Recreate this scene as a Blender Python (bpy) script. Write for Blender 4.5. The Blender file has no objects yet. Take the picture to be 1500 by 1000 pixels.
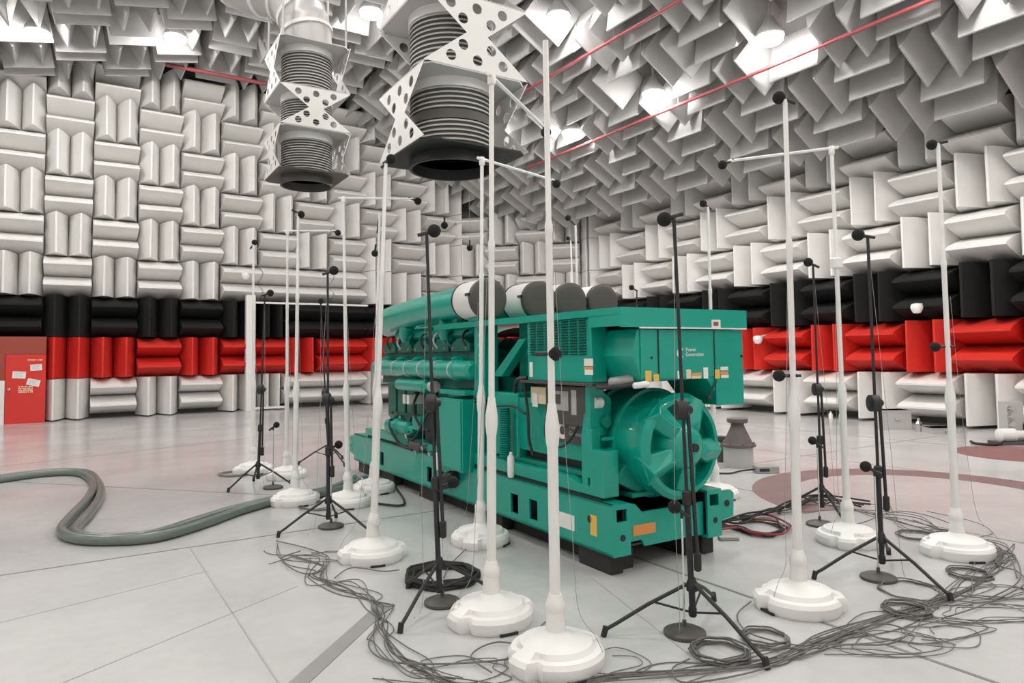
import bpy, bmesh, math, random
from mathutils import Matrix, Vector
random.seed(7)
S = bpy.context.scene
C = S.collection
R = math.radians

# ------------------------------------------------------------------ camera
FPX, PITCH, ROLL, EYE = 1011.05, 0.05005, -0.01309, 1.7466
PPY = 500 - 32.72                      # row of the optical axis in the 1500x1000 frame
FW = Vector((0, math.cos(PITCH), math.sin(PITCH)))
_U = Vector((0, -math.sin(PITCH), math.cos(PITCH)))
RT = Vector((1, 0, 0)) * math.cos(ROLL) + _U * math.sin(ROLL)
UP = _U * math.cos(ROLL) - Vector((1, 0, 0)) * math.sin(ROLL)
EYEP = Vector((0, 0, EYE))
cam = bpy.data.cameras.new('camera'); camo = bpy.data.objects.new('camera', cam); C.objects.link(camo)
cam.sensor_width = 36; cam.lens = 36 * FPX / 1500; cam.shift_y = -32.72 / 1500
cam.clip_start = .05; cam.clip_end = 200
camo.matrix_world = Matrix(((RT.x, UP.x, -FW.x, 0), (RT.y, UP.y, -FW.y, 0), (RT.z, UP.z, -FW.z, EYE), (0, 0, 0, 1)))
S.camera = camo

# ------------------------------------------------------------------ world, exposure
w = bpy.data.worlds.new('world'); S.world = w; w.use_nodes = True
w.node_tree.nodes['Background'].inputs[0].default_value = (.9, .93, 1, 1)
w.node_tree.nodes['Background'].inputs[1].default_value = .02
S.view_settings.view_transform = 'Standard'; S.view_settings.look = 'None'
S.view_settings.gamma = 1; S.view_settings.use_curve_mapping = False
S.view_settings.exposure = 0.12
S.cycles.max_bounces = 8; S.cycles.diffuse_bounces = 5; S.cycles.glossy_bounces = 3
S.cycles.sample_clamp_indirect = 6
LAMP = 150.0                           # emission of the ceiling lamp globes

# ------------------------------------------------------------------ pixel helpers (a pixel is only a direction)
def ray(x, y): return FW + RT * ((x - 750) / FPX) - UP * ((y - PPY) / FPX)
def flo(x, y, z=0.0):
    d = ray(x, y); p = EYEP + d * ((z - EYE) / d.z); return Vector((p.x, p.y, z))
def atdist(x, y, P):                   # point on the pixel's ray at the horizontal distance of P
    d = ray(x, y); k = math.hypot(P[0], P[1]) / math.hypot(d.x, d.y); return EYEP + d * k
def onplane(x, y, p0, n):
    d = ray(x, y); return EYEP + d * ((Vector(p0) - EYEP).dot(n) / d.dot(n))

# ------------------------------------------------------------------ materials
MATS = {}
def mat(name, col, rough=.5, metal=0., var=.06, scale=6., bump=0., bscale=60., emit=0., coat=0.):
    if name in MATS: return MATS[name]
    m = bpy.data.materials.new(name); m.use_nodes = True; nt = m.node_tree; N = nt.nodes; L = nt.links
    b = N['Principled BSDF']; b.inputs['Roughness'].default_value = rough; b.inputs['Metallic'].default_value = metal
    if coat: b.inputs['Coat Weight'].default_value = coat; b.inputs['Coat Roughness'].default_value = .08
    tc = N.new('ShaderNodeTexCoord'); nz = N.new('ShaderNodeTexNoise'); nz.inputs['Scale'].default_value = scale
    nz.inputs['Detail'].default_value = 4
    L.new(tc.outputs['Object'], nz.inputs['Vector'])
    rp = N.new('ShaderNodeMapRange'); rp.inputs['To Min'].default_value = 1 - var; rp.inputs['To Max'].default_value = 1 + var
    L.new(nz.outputs['Fac'], rp.inputs['Value'])
    mx = N.new('ShaderNodeMix'); mx.data_type = 'RGBA'; mx.blend_type = 'MULTIPLY'; mx.inputs[0].default_value = 1
    mx.inputs[6].default_value = (*col, 1); L.new(rp.outputs['Result'], mx.inputs[7])
    L.new(mx.outputs[2], b.inputs['Base Color'])
    if bump:
        n2 = N.new('ShaderNodeTexNoise'); n2.inputs['Scale'].default_value = bscale; n2.inputs['Detail'].default_value = 3
        L.new(tc.outputs['Object'], n2.inputs['Vector'])
        bp = N.new('ShaderNodeBump'); bp.inputs['Strength'].default_value = bump; bp.inputs['Distance'].default_value = .02
        L.new(n2.outputs['Fac'], bp.inputs['Height']); L.new(bp.outputs['Normal'], b.inputs['Normal'])
    if emit:
        b.inputs['Emission Color'].default_value = (*col, 1); b.inputs['Emission Strength'].default_value = emit
    MATS[name] = m; return m
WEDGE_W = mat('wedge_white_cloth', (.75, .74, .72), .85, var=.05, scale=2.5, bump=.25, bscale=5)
WEDGE_SHADED = mat('wedge_white_cloth_shaded', (.45, .447, .443), .85, var=.06, scale=2.5, bump=.25, bscale=5)  # same white cloth, greyed because little light reaches the ceiling wedges
WEDGE_R = mat('wedge_red_cloth', (.62, .022, .012), .7, var=.12, scale=3, bump=.25, bscale=6)
WEDGE_B = mat('wedge_black_cloth', (.006, .006, .0065), .9, var=.1, scale=3, bump=.2, bscale=6)
BACK = mat('backing_grey', (.16, .155, .15), .9)
GREEN = mat('green_enamel', (.0, .33, .245), .32, var=.08, scale=3, coat=.3)
GREEND = mat('green_castings', (.0, .23, .17), .42, var=.2, scale=9)
GREEN_SHADED = mat('green_engine_shaded', (.0, .125, .092), .38, var=.3, scale=7)  # engine green darkened to carry the shade of its crevices
WHITEP = mat('white_plastic', (.82, .81, .79), .4, var=.03)
WHITEM = mat('white_paint', (.78, .77, .75), .4, var=.04)
BLACK = mat('black_matt', (.018, .018, .02), .5)
RUBBER = mat('black_rubber', (.022, .021, .02), .7)
FOAM = mat('black_foam', (.012, .012, .012), .95, bump=.5, bscale=300)
DKGREY = mat('dark_grey_metal', (.075, .07, .065), .5, var=.08)
CAPGREY = mat('filter_cap_grey', (.07, .064, .055), .6, var=.06)
GREYM = mat('grey_sheet_metal', (.36, .355, .345), .45, .2, var=.08)
LGREY = mat('light_sheet_metal', (.50, .49, .48), .45, .15, var=.06)
CHROME = mat('chrome', (.7, .7, .7), .18, .95)
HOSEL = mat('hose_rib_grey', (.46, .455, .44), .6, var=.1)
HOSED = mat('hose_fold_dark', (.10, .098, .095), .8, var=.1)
HOSEG = mat('hose_floor_greygreen', (.15, .175, .16), .25, var=.08)
REDD = mat('red_door_paint', (.62, .028, .02), .45, var=.06)
REDB = mat('red_brown_panel', (.30, .05, .03), .5, var=.1)
REDP = mat('red_pipe', (.33, .075, .08), .5)
PAPER = mat('paper', (.78, .78, .76), .8)
YELLOW = mat('yellow_label', (.75, .50, .10), .6)
ORANGE = mat('orange_label', (.75, .30, .08), .6)
CREAM = mat('cream_print', (.72, .62, .42), .7)
CABLE = mat('grey_cable', (.14, .137, .133), .55)
CABLER = mat('red_cable', (.28, .03, .04), .5)
LEAD = mat('thin_grey_lead', (.30, .295, .29), .5)
TAPE = mat('grey_tape', (.27, .27, .265), .55)
JOINTL = mat('joint_hairline', (.36, .355, .35), .6)
JOINT = mat('joint_filler', (.20, .195, .19), .7)
RING = mat('rust_red_inlay', (.21, .135, .135), .5, var=.2, scale=3)
BROWN = mat('brown_cast', (.13, .105, .10), .6, var=.15)
SCREEN = mat('display_grey', (.42, .42, .41), .3)
LENS = mat('lamp_globe', (1, .97, .93), .4, var=0, emit=LAMP)
SPOTL = mat('small_lamp_glass', (1, .97, .93), .4, var=0, emit=30)

def floor_material():
    m = bpy.data.materials.new('painted_floor'); m.use_nodes = True; nt = m.node_tree; N = nt.nodes; L = nt.links
    b = N['Principled BSDF']; tc = N.new('ShaderNodeTexCoord')
    n1 = N.new('ShaderNodeTexNoise'); n1.inputs['Scale'].default_value = .7; n1.inputs['Detail'].default_value = 6
    n2 = N.new('ShaderNodeTexNoise'); n2.inputs['Scale'].default_value = 9; n2.inputs['Detail'].default_value = 6
    for n in (n1, n2): L.new(tc.outputs['Object'], n.inputs['Vector'])
    ad = N.new('ShaderNodeMath'); ad.operation = 'MULTIPLY_ADD'; ad.inputs[1].default_value = .35
    L.new(n2.outputs['Fac'], ad.inputs[0]); L.new(n1.outputs['Fac'], ad.inputs[2])
    cr = N.new('ShaderNodeValToRGB'); L.new(ad.outputs[0], cr.inputs[0])
    cr.color_ramp.elements[0].position = .42; cr.color_ramp.elements[0].color = (.47, .468, .464, 1)
    cr.color_ramp.elements[1].position = .85; cr.color_ramp.elements[1].color = (.56, .558, .555, 1)
    L.new(cr.outputs[0], b.inputs['Base Color'])
    rr = N.new('ShaderNodeMapRange'); rr.inputs['To Min'].default_value = .14; rr.inputs['To Max'].default_value = .26
    L.new(n1.outputs['Fac'], rr.inputs['Value']); L.new(rr.outputs[0], b.inputs['Roughness'])
    return m
FLOOR = floor_material()

# ------------------------------------------------------------------ mesh builder
class MB:
    def __init__(s): s.v = []; s.f = []; s.m = []
    def add(s, vs, fs, mi=0):
        o = len(s.v); s.v += [tuple(v) for v in vs]; s.f += [tuple(i + o for i in f) for f in fs]; s.m += [mi] * len(fs); return s
    def box(s, x0, x1, y0, y1, z0, z1, mi=0, M=None):
        vs = [Vector((x, y, z)) for z in (z0, z1) for y in (y0, y1) for x in (x0, x1)]
        if M: vs = [M @ v for v in vs]
        return s.add(vs, [(0, 2, 3, 1), (4, 5, 7, 6), (0, 1, 5, 4), (2, 6, 7, 3), (0, 4, 6, 2), (1, 3, 7, 5)], mi)
    def prism(s, poly, h0, h1, axis='y', mi=0):
        # poly: 2D points (a,b); axis y -> (x,z) extruded along y ; x -> (y,z) ; z -> (x,y)
        f = {'y': lambda a, b, h: (a, h, b), 'x': lambda a, b, h: (h, a, b), 'z': lambda a, b, h: (a, b, h)}[axis]
        n = len(poly); vs = [f(a, b, h0) for a, b in poly] + [f(a, b, h1) for a, b in poly]
        fs = [tuple(range(n)), tuple(range(2 * n - 1, n - 1, -1))] + [(i, i + n, (i + 1) % n + n, (i + 1) % n) for i in range(n)]
        return s.add(vs, fs, mi)
    def lathe(s, prof, n=24, M=None, mi=0, mis=None):
        # prof: list of (r, z); closed with caps where r>0 at the ends
        o = len(s.v); vs = []
        for r, z in prof:
            for k in range(n):
                a = 2 * math.pi * k / n; vs.append(Vector((r * math.cos(a), r * math.sin(a), z)))
        if M: vs = [M @ v for v in vs]
        s.v += [tuple(v) for v in vs]
        for j in range(len(prof) - 1):
            for k in range(n):
                k2 = (k + 1) % n
                s.f.append((o + j * n + k, o + j * n + k2, o + (j + 1) * n + k2, o + (j + 1) * n + k))
                s.m.append(mis[j] if mis else mi)
        if prof[0][0] > 1e-5: s.f.append(tuple(o + k for k in range(n - 1, -1, -1))); s.m.append(mis[0] if mis else mi)
        if prof[-1][0] > 1e-5: s.f.append(tuple(o + (len(prof) - 1) * n + k for k in range(n))); s.m.append(mis[-1] if mis else mi)
        return s
    def cyl(s, a, b, r, n=16, r2=None, mi=0):
        a = Vector(a); b = Vector(b); d = b - a; M = Matrix.Translation(a) @ d.to_track_quat('Z', 'Y').to_matrix().to_4x4()
        return s.lathe([(r, 0), (r if r2 is None else r2, d.length)], n, M, mi)
    def lath(s, a, b, prof, n=20, mi=0, mis=None):
        # lathe along the axis a->b, prof (r, t) with t in metres from a
        a = Vector(a); d = Vector(b) - a; M = Matrix.Translation(a) @ d.to_track_quat('Z', 'Y').to_matrix().to_4x4()
        return s.lathe(prof, n, M, mi, mis)
    def sphere(s, c, r, n=14, m=8, sq=1.0, mi=0):
        prof = [(max(1e-4, r * math.sin(math.pi * j / m)), -r * sq * math.cos(math.pi * j / m)) for j in range(m + 1)]
        return s.lathe(prof, n, Matrix.Translation(Vector(c)), mi)
    def tube(s, pts, r, n=8, mi=0, closed=False):
        pts = [Vector(p) for p in pts]; rr = r if isinstance(r, (list, tuple)) else [r] * len(pts)
        o = len(s.v); N = len(pts)
        up = Vector((0, 0, 1))
        for i, p in enumerate(pts):
            t = (pts[(i + 1) % N] - pts[i - 1]) if closed else (pts[min(i + 1, N - 1)] - pts[max(i - 1, 0)])
            if t.length < 1e-9: t = Vector((0, 0, 1))
            t.normalize()
            u = up if abs(t.dot(up)) < .95 else Vector((1, 0, 0))
            a = t.cross(u).normalized(); b = a.cross(t).normalized()
            for k in range(n):
                an = 2 * math.pi * k / n; s.v.append(tuple(p + (a * math.cos(an) + b * math.sin(an)) * rr[i]))
        for i in range(N if closed else N - 1):
            j = (i + 1) % N
            for k in range(n):
                k2 = (k + 1) % n; s.f.append((o + i * n + k, o + i * n + k2, o + j * n + k2, o + j * n + k)); s.m.append(mi)
        if not closed:
            s.f.append(tuple(o + k for k in range(n - 1, -1, -1))); s.f.append(tuple(o + (N - 1) * n + k for k in range(n))); s.m += [mi, mi]
        return s
    def mesh(s, name, mats, smooth=True, ang=35):
        me = bpy.data.meshes.new(name); me.from_pydata(s.v, [], s.f)
        for m in (mats if isinstance(mats, (list, tuple)) else [mats]): me.materials.append(m)
        me.polygons.foreach_set('material_index', s.m)
        bm = bmesh.new(); bm.from_mesh(me); bmesh.ops.recalc_face_normals(bm, faces=bm.faces); bm.to_mesh(me); bm.free()
        if smooth:
            me.polygons.foreach_set('use_smooth', [True] * len(me.polygons)); me.set_sharp_from_angle(angle=R(ang))
        me.update(); return me
    def obj(s, name, mats, parent=None, smooth=True, bevel=0, M=None):
        o = bpy.data.objects.new(name, s.mesh(name, mats, smooth)); C.objects.link(o)
        if parent: o.parent = parent
        if M: o.matrix_local = M
        if bevel:
            b = o.modifiers.new('bevel', 'BEVEL'); b.width = bevel; b.segments = 2; b.limit_method = 'ANGLE'; b.angle_limit = R(40)
        return o
def spline(pts, n=8, closed=False):
    P = [Vector(p) for p in pts]; N = len(P); out = []
    for i in range(N if closed else N - 1):
        p0 = P[(i - 1) % N] if (closed or i > 0) else P[0]; p1 = P[i]; p2 = P[(i + 1) % N]; p3 = P[(i + 2) % N] if (closed or i + 2 < N) else P[-1]
        for k in range(n):
            t = k / n
            out.append(.5 * ((2 * p1) + (p2 - p0) * t + (2 * p0 - 5 * p1 + 4 * p2 - p3) * t * t + (3 * p1 - p0 - 3 * p2 + p3) * t ** 3))
    if not closed: out.append(P[-1])
    return out
def tag(o, label, cat, group=None):
    o['label'] = label; o['category'] = cat
    if group: o['group'] = group
    return o
def thing(name, label, cat, loc=(0, 0, 0), rz=0., group=None):
    o = bpy.data.objects.new(name, None); C.objects.link(o); o.location = loc; o.rotation_euler = (0, 0, rz); o.empty_display_size = .2
    return tag(o, label, cat, group)
def struct(o): o['kind'] = 'structure'; return o
def put(name, me, parent, M):
    o = bpy.data.objects.new(name, me); C.objects.link(o); o.parent = parent; o.matrix_local = M; return o

# ------------------------------------------------------------------ the room. Room axes: t along the left wall, n towards it
TH = -0.5724
ROOM = Matrix.Rotation(-TH, 4, 'Z')
def room(t, n, z=0.): return ROOM @ Vector((t, n, z))
def toroom(p): return ROOM.inverted() @ Vector(p)
DL, DR, DC, DEEP = 23.455, 16.19, 25.585, 1.0   # wedge tip planes and wedge depth
MOD = 1.2
K30 = math.tan(R(30))
def ceil_tip(t):
    if t > 8.02: return 7.36 + K30 * (13.45 - t)
    if t > 3.14: return 10.45
    return 10.45 - .2 * (3.14 - t)
def ceil_base(t):
    if t > 15.3: return 7.447
    if t > 8.37: return ceil_tip(t) + 1.155
    if t > 3.04: return 11.45
    return 10.45 - .2 * (3.14 - t) + 1.02
NBACK, TBACK = -8.0, -12.0

fl = MB()
foot = [(TBACK, NBACK), (DR + 1, NBACK), (DR + 1, (DC + 1) * math.sqrt(2) - DR - 1), ((DC + 1) * math.sqrt(2) - DL - 1, DL + 1), (TBACK, DL + 1)]
fl.prism([(a, b) for a, b in foot], -.2, 0, 'z')
floor = struct(fl.obj('floor', FLOOR, smooth=False)); floor.matrix_world = ROOM

def wedge_mesh(name, m, L=1.18, slim=False):
    prof = [(-.295, 0), (-.295, -.16), (-.245, -.36), (-.168, -.62), (-.085, -.86), (-.022, -.985), (.022, -.985), (.085, -.86), (.168, -.62), (.245, -.36), (.295, -.16), (.295, 0)]
    if slim: prof = [(-.295, 0), (-.295, -.30), (-.19, -.55), (-.09, -.80), (-.016, -.985), (.016, -.985), (.09, -.80), (.19, -.55), (.295, -.30), (.295, 0)]
    mb = MB(); mb.prism([(b, a) for a, b in prof], -L / 2, L / 2, 'x'); return mb.mesh(name, m, True, 40)
WM = [wedge_mesh('wedge_white', WEDGE_W), wedge_mesh('wedge_red', WEDGE_R), wedge_mesh('wedge_black', WEDGE_B), wedge_mesh('wedge_ceiling', WEDGE_SHADED, 1.16, True)]
def rowmat(r): return WM[{1: 1, 2: 2}.get(r, 0)]
def wedge_pair(parent, x0, z0, vertical, me, wx=MOD, wz=MOD, name='foam_wedge'):
    for q in (.25, .75):
        j = random.uniform(-.012, .012)
        if vertical: M = Matrix.Translation((x0 + wx * q, j, z0 + wz / 2)) @ Matrix.Rotation(R(90), 4, 'Y') @ Matrix.Diagonal((wz / MOD, 1, wx / MOD, 1))
        else: M = Matrix.Translation((x0 + wx / 2, j, z0 + wz * q)) @ Matrix.Diagonal((wx / MOD, 1, wz / MOD, 1))
        put(name, me, parent, M @ Matrix.Rotation(R(random.uniform(-.6, .6)), 4, 'Y'))

# left wall (gable end): the backing follows the ceiling profile
wl = MB(); cl = (DC + 1) * math.sqrt(2) - DL - 1
ts = [TBACK, 3.04, 8.37, cl]
wl.prism([(TBACK, 0), (cl, 0)] + [(t, ceil_base(t)) for t in reversed(ts)], 0, .2, 'y')
wall_left = struct(wl.obj('wall_left', BACK, smooth=False)); wall_left.matrix_world = ROOM @ Matrix.Translation((0, DL + 1, 0))
X0 = -.624
for c in range(-2, 12):
    x0 = X0 + c * MOD
    if x0 + MOD > cl - .35: break
    for r in range(0, 9):
        hgt = min(MOD, min(ceil_base(x0), ceil_base(x0 + MOD)) - .02 - r * MOD)
        if hgt < .45: continue
        if c == -1 and r in (0, 1): continue
        if 4.1 < x0 < 9.3 and r < 4 and c >= 5: continue
        v = (c + r) % 2 == 0
        if (c, r) == (0, 1): v = True
        up = 0 if r else (.03 if v else .12)
        wedge_pair(wall_left, x0, r * MOD + up, v, rowmat(r), wz=hgt - up)
# the wide wedge-clad bay beside the white post keeps a grid of its own (rows 0 to 3 from t=5.376 on)
BAY = [(0, 5.376, 6.10, True), (0, 6.10, 9.0, False), (1, 5.376, 6.2, False), (1, 6.2, 7.3, True), (1, 7.3, 9.0, False),
       (2, 5.376, 6.2, True), (2, 6.2, 9.0, False), (3, 5.376, 7.776, False), (3, 7.776, 8.976, False),
       (0, 9.0, 9.35, True), (1, 9.0, 10.176, True), (2, 9.0, 10.176, False), (3, 8.976, 10.176, True), (0, 9.35, 10.176, False)]
for r, a, b, v in BAY: up = 0 if r else (.03 if v else .12); wedge_pair(wall_left, a, r * MOD + up, v, rowmat(r), wx=b - a, wz=MOD - up)

def wedge_single(parent, x0, wx, rows):
    for r in range(rows):
        put('foam_wedge', rowmat(r), parent, Matrix.Translation((x0 + wx / 2, 0, r * MOD + MOD / 2)) @ Matrix.Rotation(R(90), 4, 'Y') @ Matrix.Diagonal((1, .97, wx / .6, 1)))
wedge_single(wall_left, 12.576, .54, 7)
# right wall
nc = (DC + 1) * math.sqrt(2) - DR - 1
wr = MB(); wr.box(-nc, -NBACK, 0, .2, 0, 7.447)
wall_right = struct(wr.obj('wall_right', BACK, smooth=False)); wall_right.matrix_world = ROOM @ Matrix.Rotation(R(-90), 4, 'Z') @ Matrix.Translation((0, DR + 1, 0))
for j in range(-1, 17):
    for r in range(0, 6):
        v = (j + 1 + r) % 2 == 0; up = 0 if r else (.06 if v else .14)
        wedge_pair(wall_right, -18.33 + j * MOD, r * MOD + up, v, rowmat(r), wz=MOD - up)
wedge_single(wall_right, -20.12, .58, 6)
# chamfer wall across the corner
wc = MB(); wc.box((cl - DL - 1) / math.sqrt(2), (DR + 1 - nc) / math.sqrt(2), 0, .2, 0, 8.6)
wall_back = struct(wc.obj('wall_back', BACK, smooth=False)); wall_back.matrix_world = ROOM @ Matrix.Rotation(R(-45), 4, 'Z') @ Matrix.Translation((0, DC + 1, 0))
for j in range(-1, 3):
    for r in range(0, 6):
        wedge_pair(wall_back, -6.57 + j * MOD, r * MOD, (j + r + 1) % 2 == 0, rowmat(r))
wedge_single(wall_back, -2.97, .58, 6)
# walls behind the camera
for nm, (a, b), ang in (('wall_front', (TBACK, DR + 1), None), ('wall_side', (NBACK, DL + 1), None)):
    mb = MB()
    if nm == 'wall_front': mb.prism([(TBACK, 0), (DR + 1, 0), (DR + 1, 7.447), (15.3, 7.447), (8.37, 11.45), (3.04, 11.45), (TBACK, ceil_base(TBACK))], NBACK - .2, NBACK, 'y')
    else: mb.box(TBACK - .2, TBACK, NBACK, DL + 1, 0, ceil_base(TBACK))
    o = struct(mb.obj(nm, WEDGE_W, smooth=False)); o.matrix_world = ROOM

# ceiling: folded backing with the wedges hung from it
cb = MB(); prof = [(DR + 1.2, 7.447), (15.3, 7.447), (8.37, 11.45), (3.04, 11.45), (TBACK - .2, ceil_base(TBACK - .2))]
cb.prism(prof + [(t, z + .2) for t, z in reversed(prof)], NBACK, DL + 1.2, 'y')
ceiling = struct(cb.obj('ceiling', BACK, smooth=False)); ceiling.matrix_world = ROOM
LAMPS = []
def lamp_at(x, y):                      # ceiling lamp seen at a pixel: meets the ceiling's tip surface
    d = ROOM.inverted() @ ray(x, y); o = Vector((0, 0, EYE)); k = 2.0
    while k < 60:
        p = o + d * k
        if p.z > ceil_tip(p.x) + .05: break
        k += .01
    return p
for q in [(55, 48), (257, 55), (543, 18), (818, 24), (1128, 55), (957, 137), (837, 194)]: LAMPS.append(lamp_at(*q))
for t, n in [(12.1, 5.3), (12.1, 1.8), (12.1, -3), (9.5, 7.5), (9.5, 2.5), (9.5, -3), (5.5, 12), (5.5, 6.5), (5.5, 1), (5.5, -4.5), (1.2, 14.5), (1.2, 9), (1.2, 3.5), (1.2, -3), (-3, 19), (-3, 13), (-3, 7), (-3, 1), (-3, -5), (-8, 16), (-8, 8), (-8, 0)]:
    LAMPS.append(Vector((t, n, ceil_tip(t) + .05)))
def _dp(px, py, depth, a):
    d = ray(px, py); q = EYEP + d * (depth / d.y) + Matrix.Rotation(R(31.5), 3, 'Z') @ Vector((0, a / 2, 0)); q = toroom(q); return (q.x, q.y)
RISERS = [_dp(701, 213, 7.8, 1.36), _dp(463, 250, 10.6, 1.10)]; RISERS.append((RISERS[1][0] - 1.0, RISERS[1][1] + 1.2))
def near_lamp(t, n, rad): return any(math.hypot(l.x - t, l.y - n) < rad for l in LAMPS)
cw = []
def cmod(r, c, tc, nc_, bz, N, par_n):
    # centre of a module on the backing, outward normal N, wedges along n when par_n
    nd = Vector((0, 1, 0)); sd = nd.cross(N).normalized()
    for q in (-.3, .3):
        X = nd if par_n else sd; off = (sd if par_n else nd) * q
        Y = N; Z = X.cross(Y)
        M = Matrix(((X.x, Y.x, Z.x, 0), (X.y, Y.y, Z.y, 0), (X.z, Y.z, Z.z, 0), (0, 0, 0, 1)))
        P = Vector((tc, nc_, bz)) + off; M.translation = P
        tip = P - N
        if near_lamp(tip.x, tip.y, .52) or any(math.hypot(a - tip.x, b - tip.y) < .85 for a, b in RISERS): continue
        cw.append((M, tip))
N1 = Vector((math.sin(R(30)), 0, math.cos(R(30)))); N2 = Vector((0, 0, 1)); s3 = math.atan(.2); N3 = Vector((-math.sin(s3), 0, math.cos(s3)))
hs = MOD * math.cos(R(30))
for r in range(7):
    t = 15.3 - hs * (r + .5)
    for c in range(-5, 15):
        n = 5.9 + MOD * (c + .5)
        P = Vector((t, n, ceil_tip(t))) + N1 * DEEP
        cmod(r, c, P.x, P.y, P.z, N1, (r + c) % 2 == 0)
for r in range(4):
    t = 3.2 + MOD * (r + .5)
    for c in range(0, 8):
        n = 23.3 - MOD * (c + .5); cmod(r, c, t, n, 11.45, N2, (r + c) % 2 == 1)
for r in range(6):
    t = 3.14 - MOD * math.cos(s3) * (r + .5)
    for c in range(0, 8):
        n = 23.3 - MOD * (c + .5); P = Vector((t, n, ceil_tip(t))) + N3 * DEEP
        cmod(r, c, P.x, P.y, P.z, N3, (r + c) % 2 == 0)
def inview(tip):
    q = room(*tip) - EYEP; d = q.dot(FW)
    if d < .5: return 1e9
    u = abs(q.dot(RT) / d); v = -q.dot(UP) / d
    return d if (u < .86 and -.6 < v < 1) and -v * FPX + 0 > -10000 and PPY + v * FPX > -110 else 1e6 + d
cw.sort(key=lambda a: inview(a[1]))
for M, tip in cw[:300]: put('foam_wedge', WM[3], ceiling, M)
rest = MB()
wp = [tuple(v.co) for v in WM[3].vertices]; wf = [tuple(p.vertices) for p in WM[3].polygons]
for M, tip in cw[300:]: rest.add([M @ Vector(v) for v in wp], wf)
if rest.v:
    ro = rest.obj('far_foam_wedges', WEDGE_SHADED, ceiling); ro['kind'] = 'stuff'
NAMES = ['beside the red door end of the ceiling', 'above the wedge wall beside the ridge', 'between the two hanging ducts', 'over the tallest white pole', 'beside the long red pipe near its high end', 'beside the long red pipe at its middle', 'beside the long red pipe near the corner wall']
for i, l in enumerate(LAMPS):
    seen = i < 7
    lab = 'round glowing ceiling lamp among grey wedges ' + (NAMES[i] if seen else 'over the open floor')
    L0 = thing('ceiling_lamp', lab, 'lamp', room(l.x, l.y, l.z), 0, 'high bay lamps set between the ceiling wedges')
    zb = ceil_base(l.x) - l.z - .02
    MB().lathe([(.27, 0), (.29, .03), (.27, .12), (.14, .3), (.1, .42)], 20).obj('housing', GREYM, L0)
    MB().cyl((0, 0, .40), (0, 0, zb), .03, 8).obj('stem', GREYM, L0)
    MB().lathe([(.27, .0), (.26, -.06), (.21, -.11), (.12, -.145), (.001, -.155)], 20).obj('globe', LENS, L0)

# red sprinkler pipes under the ceiling wedges, hung from the backing
def pipe_run(label, pts, r, drops):
    P = thing('sprinkler_pipe', label, 'pipe', (0, 0, 0), -TH, 'red sprinkler pipes under the ceiling')
    MB().tube(pts, r, 10).obj('pipe', REDP, P)
    for d in drops: MB().cyl(d, (d[0], d[1], ceil_base(d[0]) - .005), .012, 6).obj('hanger', GREYM, P)
for t, n0, n1, lab in ((12.66, -2, 18.6, 'long red sprinkler pipe running past the row of lamps to the corner'), (10.6, -2, 19.5, 'red sprinkler pipe higher up the sloped ceiling')):
    z = ceil_tip(t) + .04
    pipe_run(lab, [(t, n0, z), (t, n1, z)],   .042, [(t, n, z + .02) for n in (2, 7.1, 11.9, 16.7)])
zt = ceil_tip(3.2) - .0
pipe_run('short red sprinkler pipe across the ceiling above the wedge wall', [(2.3, 22.3, 10.42), (5.2, 22.3, 10.42)], .06, [(2.9, 22.3, 10.42), (4.7, 22.3, 10.42)])

# door in the left wall, with its frame panel and the notices on it
dr = MB(); dr.box(-1.42, -.50, -1.0, -.0, .0, 1.9)
door = struct(dr.obj('door_1', REDD, smooth=False, bevel=.008)); door.matrix_world = wall_left.matrix_world.copy()
MB().lathe([(.03, 0), (.03, .05), (.045, .06), (.03, .1), (.001, .11)], 12, Matrix.Translation((-1.32, -1.0, .95)) @ Matrix.Rotation(R(90), 4, 'X')).obj('door_handle', CHROME, door)
pn = MB(); pn.box(-1.824, -.50, -.97, 0, 1.91, 2.4); pn.box(-1.824, -1.43, -.97, 0, 1.2, 1.91)
o = struct(pn.obj('trim_1', REDB, smooth=False)); o.matrix_world = wall_left.matrix_world.copy()
wp_ = MB(); wp_.prism([(-1.824, -.92), (-1.43, -.98), (-1.43, 0), (-1.824, 0)], 0, 1.19, 'z'); o = struct(wp_.obj('trim_2', WHITEM, smooth=False)); o.matrix_world = wall_left.matrix_world.copy()
NOT = [((28, 549), .30, .19, 4, PAPER, 'white notice sheet taped level to the red door'), ((53, 538), .27, .17, -3, PAPER, 'white notice sheet under the lettering on the red door'), ((49, 560), .30, .18, 14, PAPER, 'tilted white notice sheet on the red door')]
nl = ROOM @ Vector((0, 1, 0))
def wallpt(x, y, off=0.): return wall_left.matrix_world.inverted() @ onplane(x, y, room(0, DL + off), nl)
for (px, py), a, b, tw, m, lab in NOT:
    q = wallpt(px, py); o = MB(); o.box(-a / 2, a / 2, -.004, 0, -b / 2, b / 2)
    for k in range(5): o.box(-a * .38, a * (.38 - .1 * (k % 3)), -.005, -.004, b * (.3 - .15 * k) - .006, b * (.3 - .15 * k) + .006, 1)
    oo = tag(o.obj('notice', [PAPER, LGREY], smooth=False), lab, 'sign', 'paper notices on the red door')
    oo.matrix_world = wall_left.matrix_world @ Matrix.Translation((q.x, -1.001, q.z)) @ Matrix.Rotation(R(tw), 4, 'Y')
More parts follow.
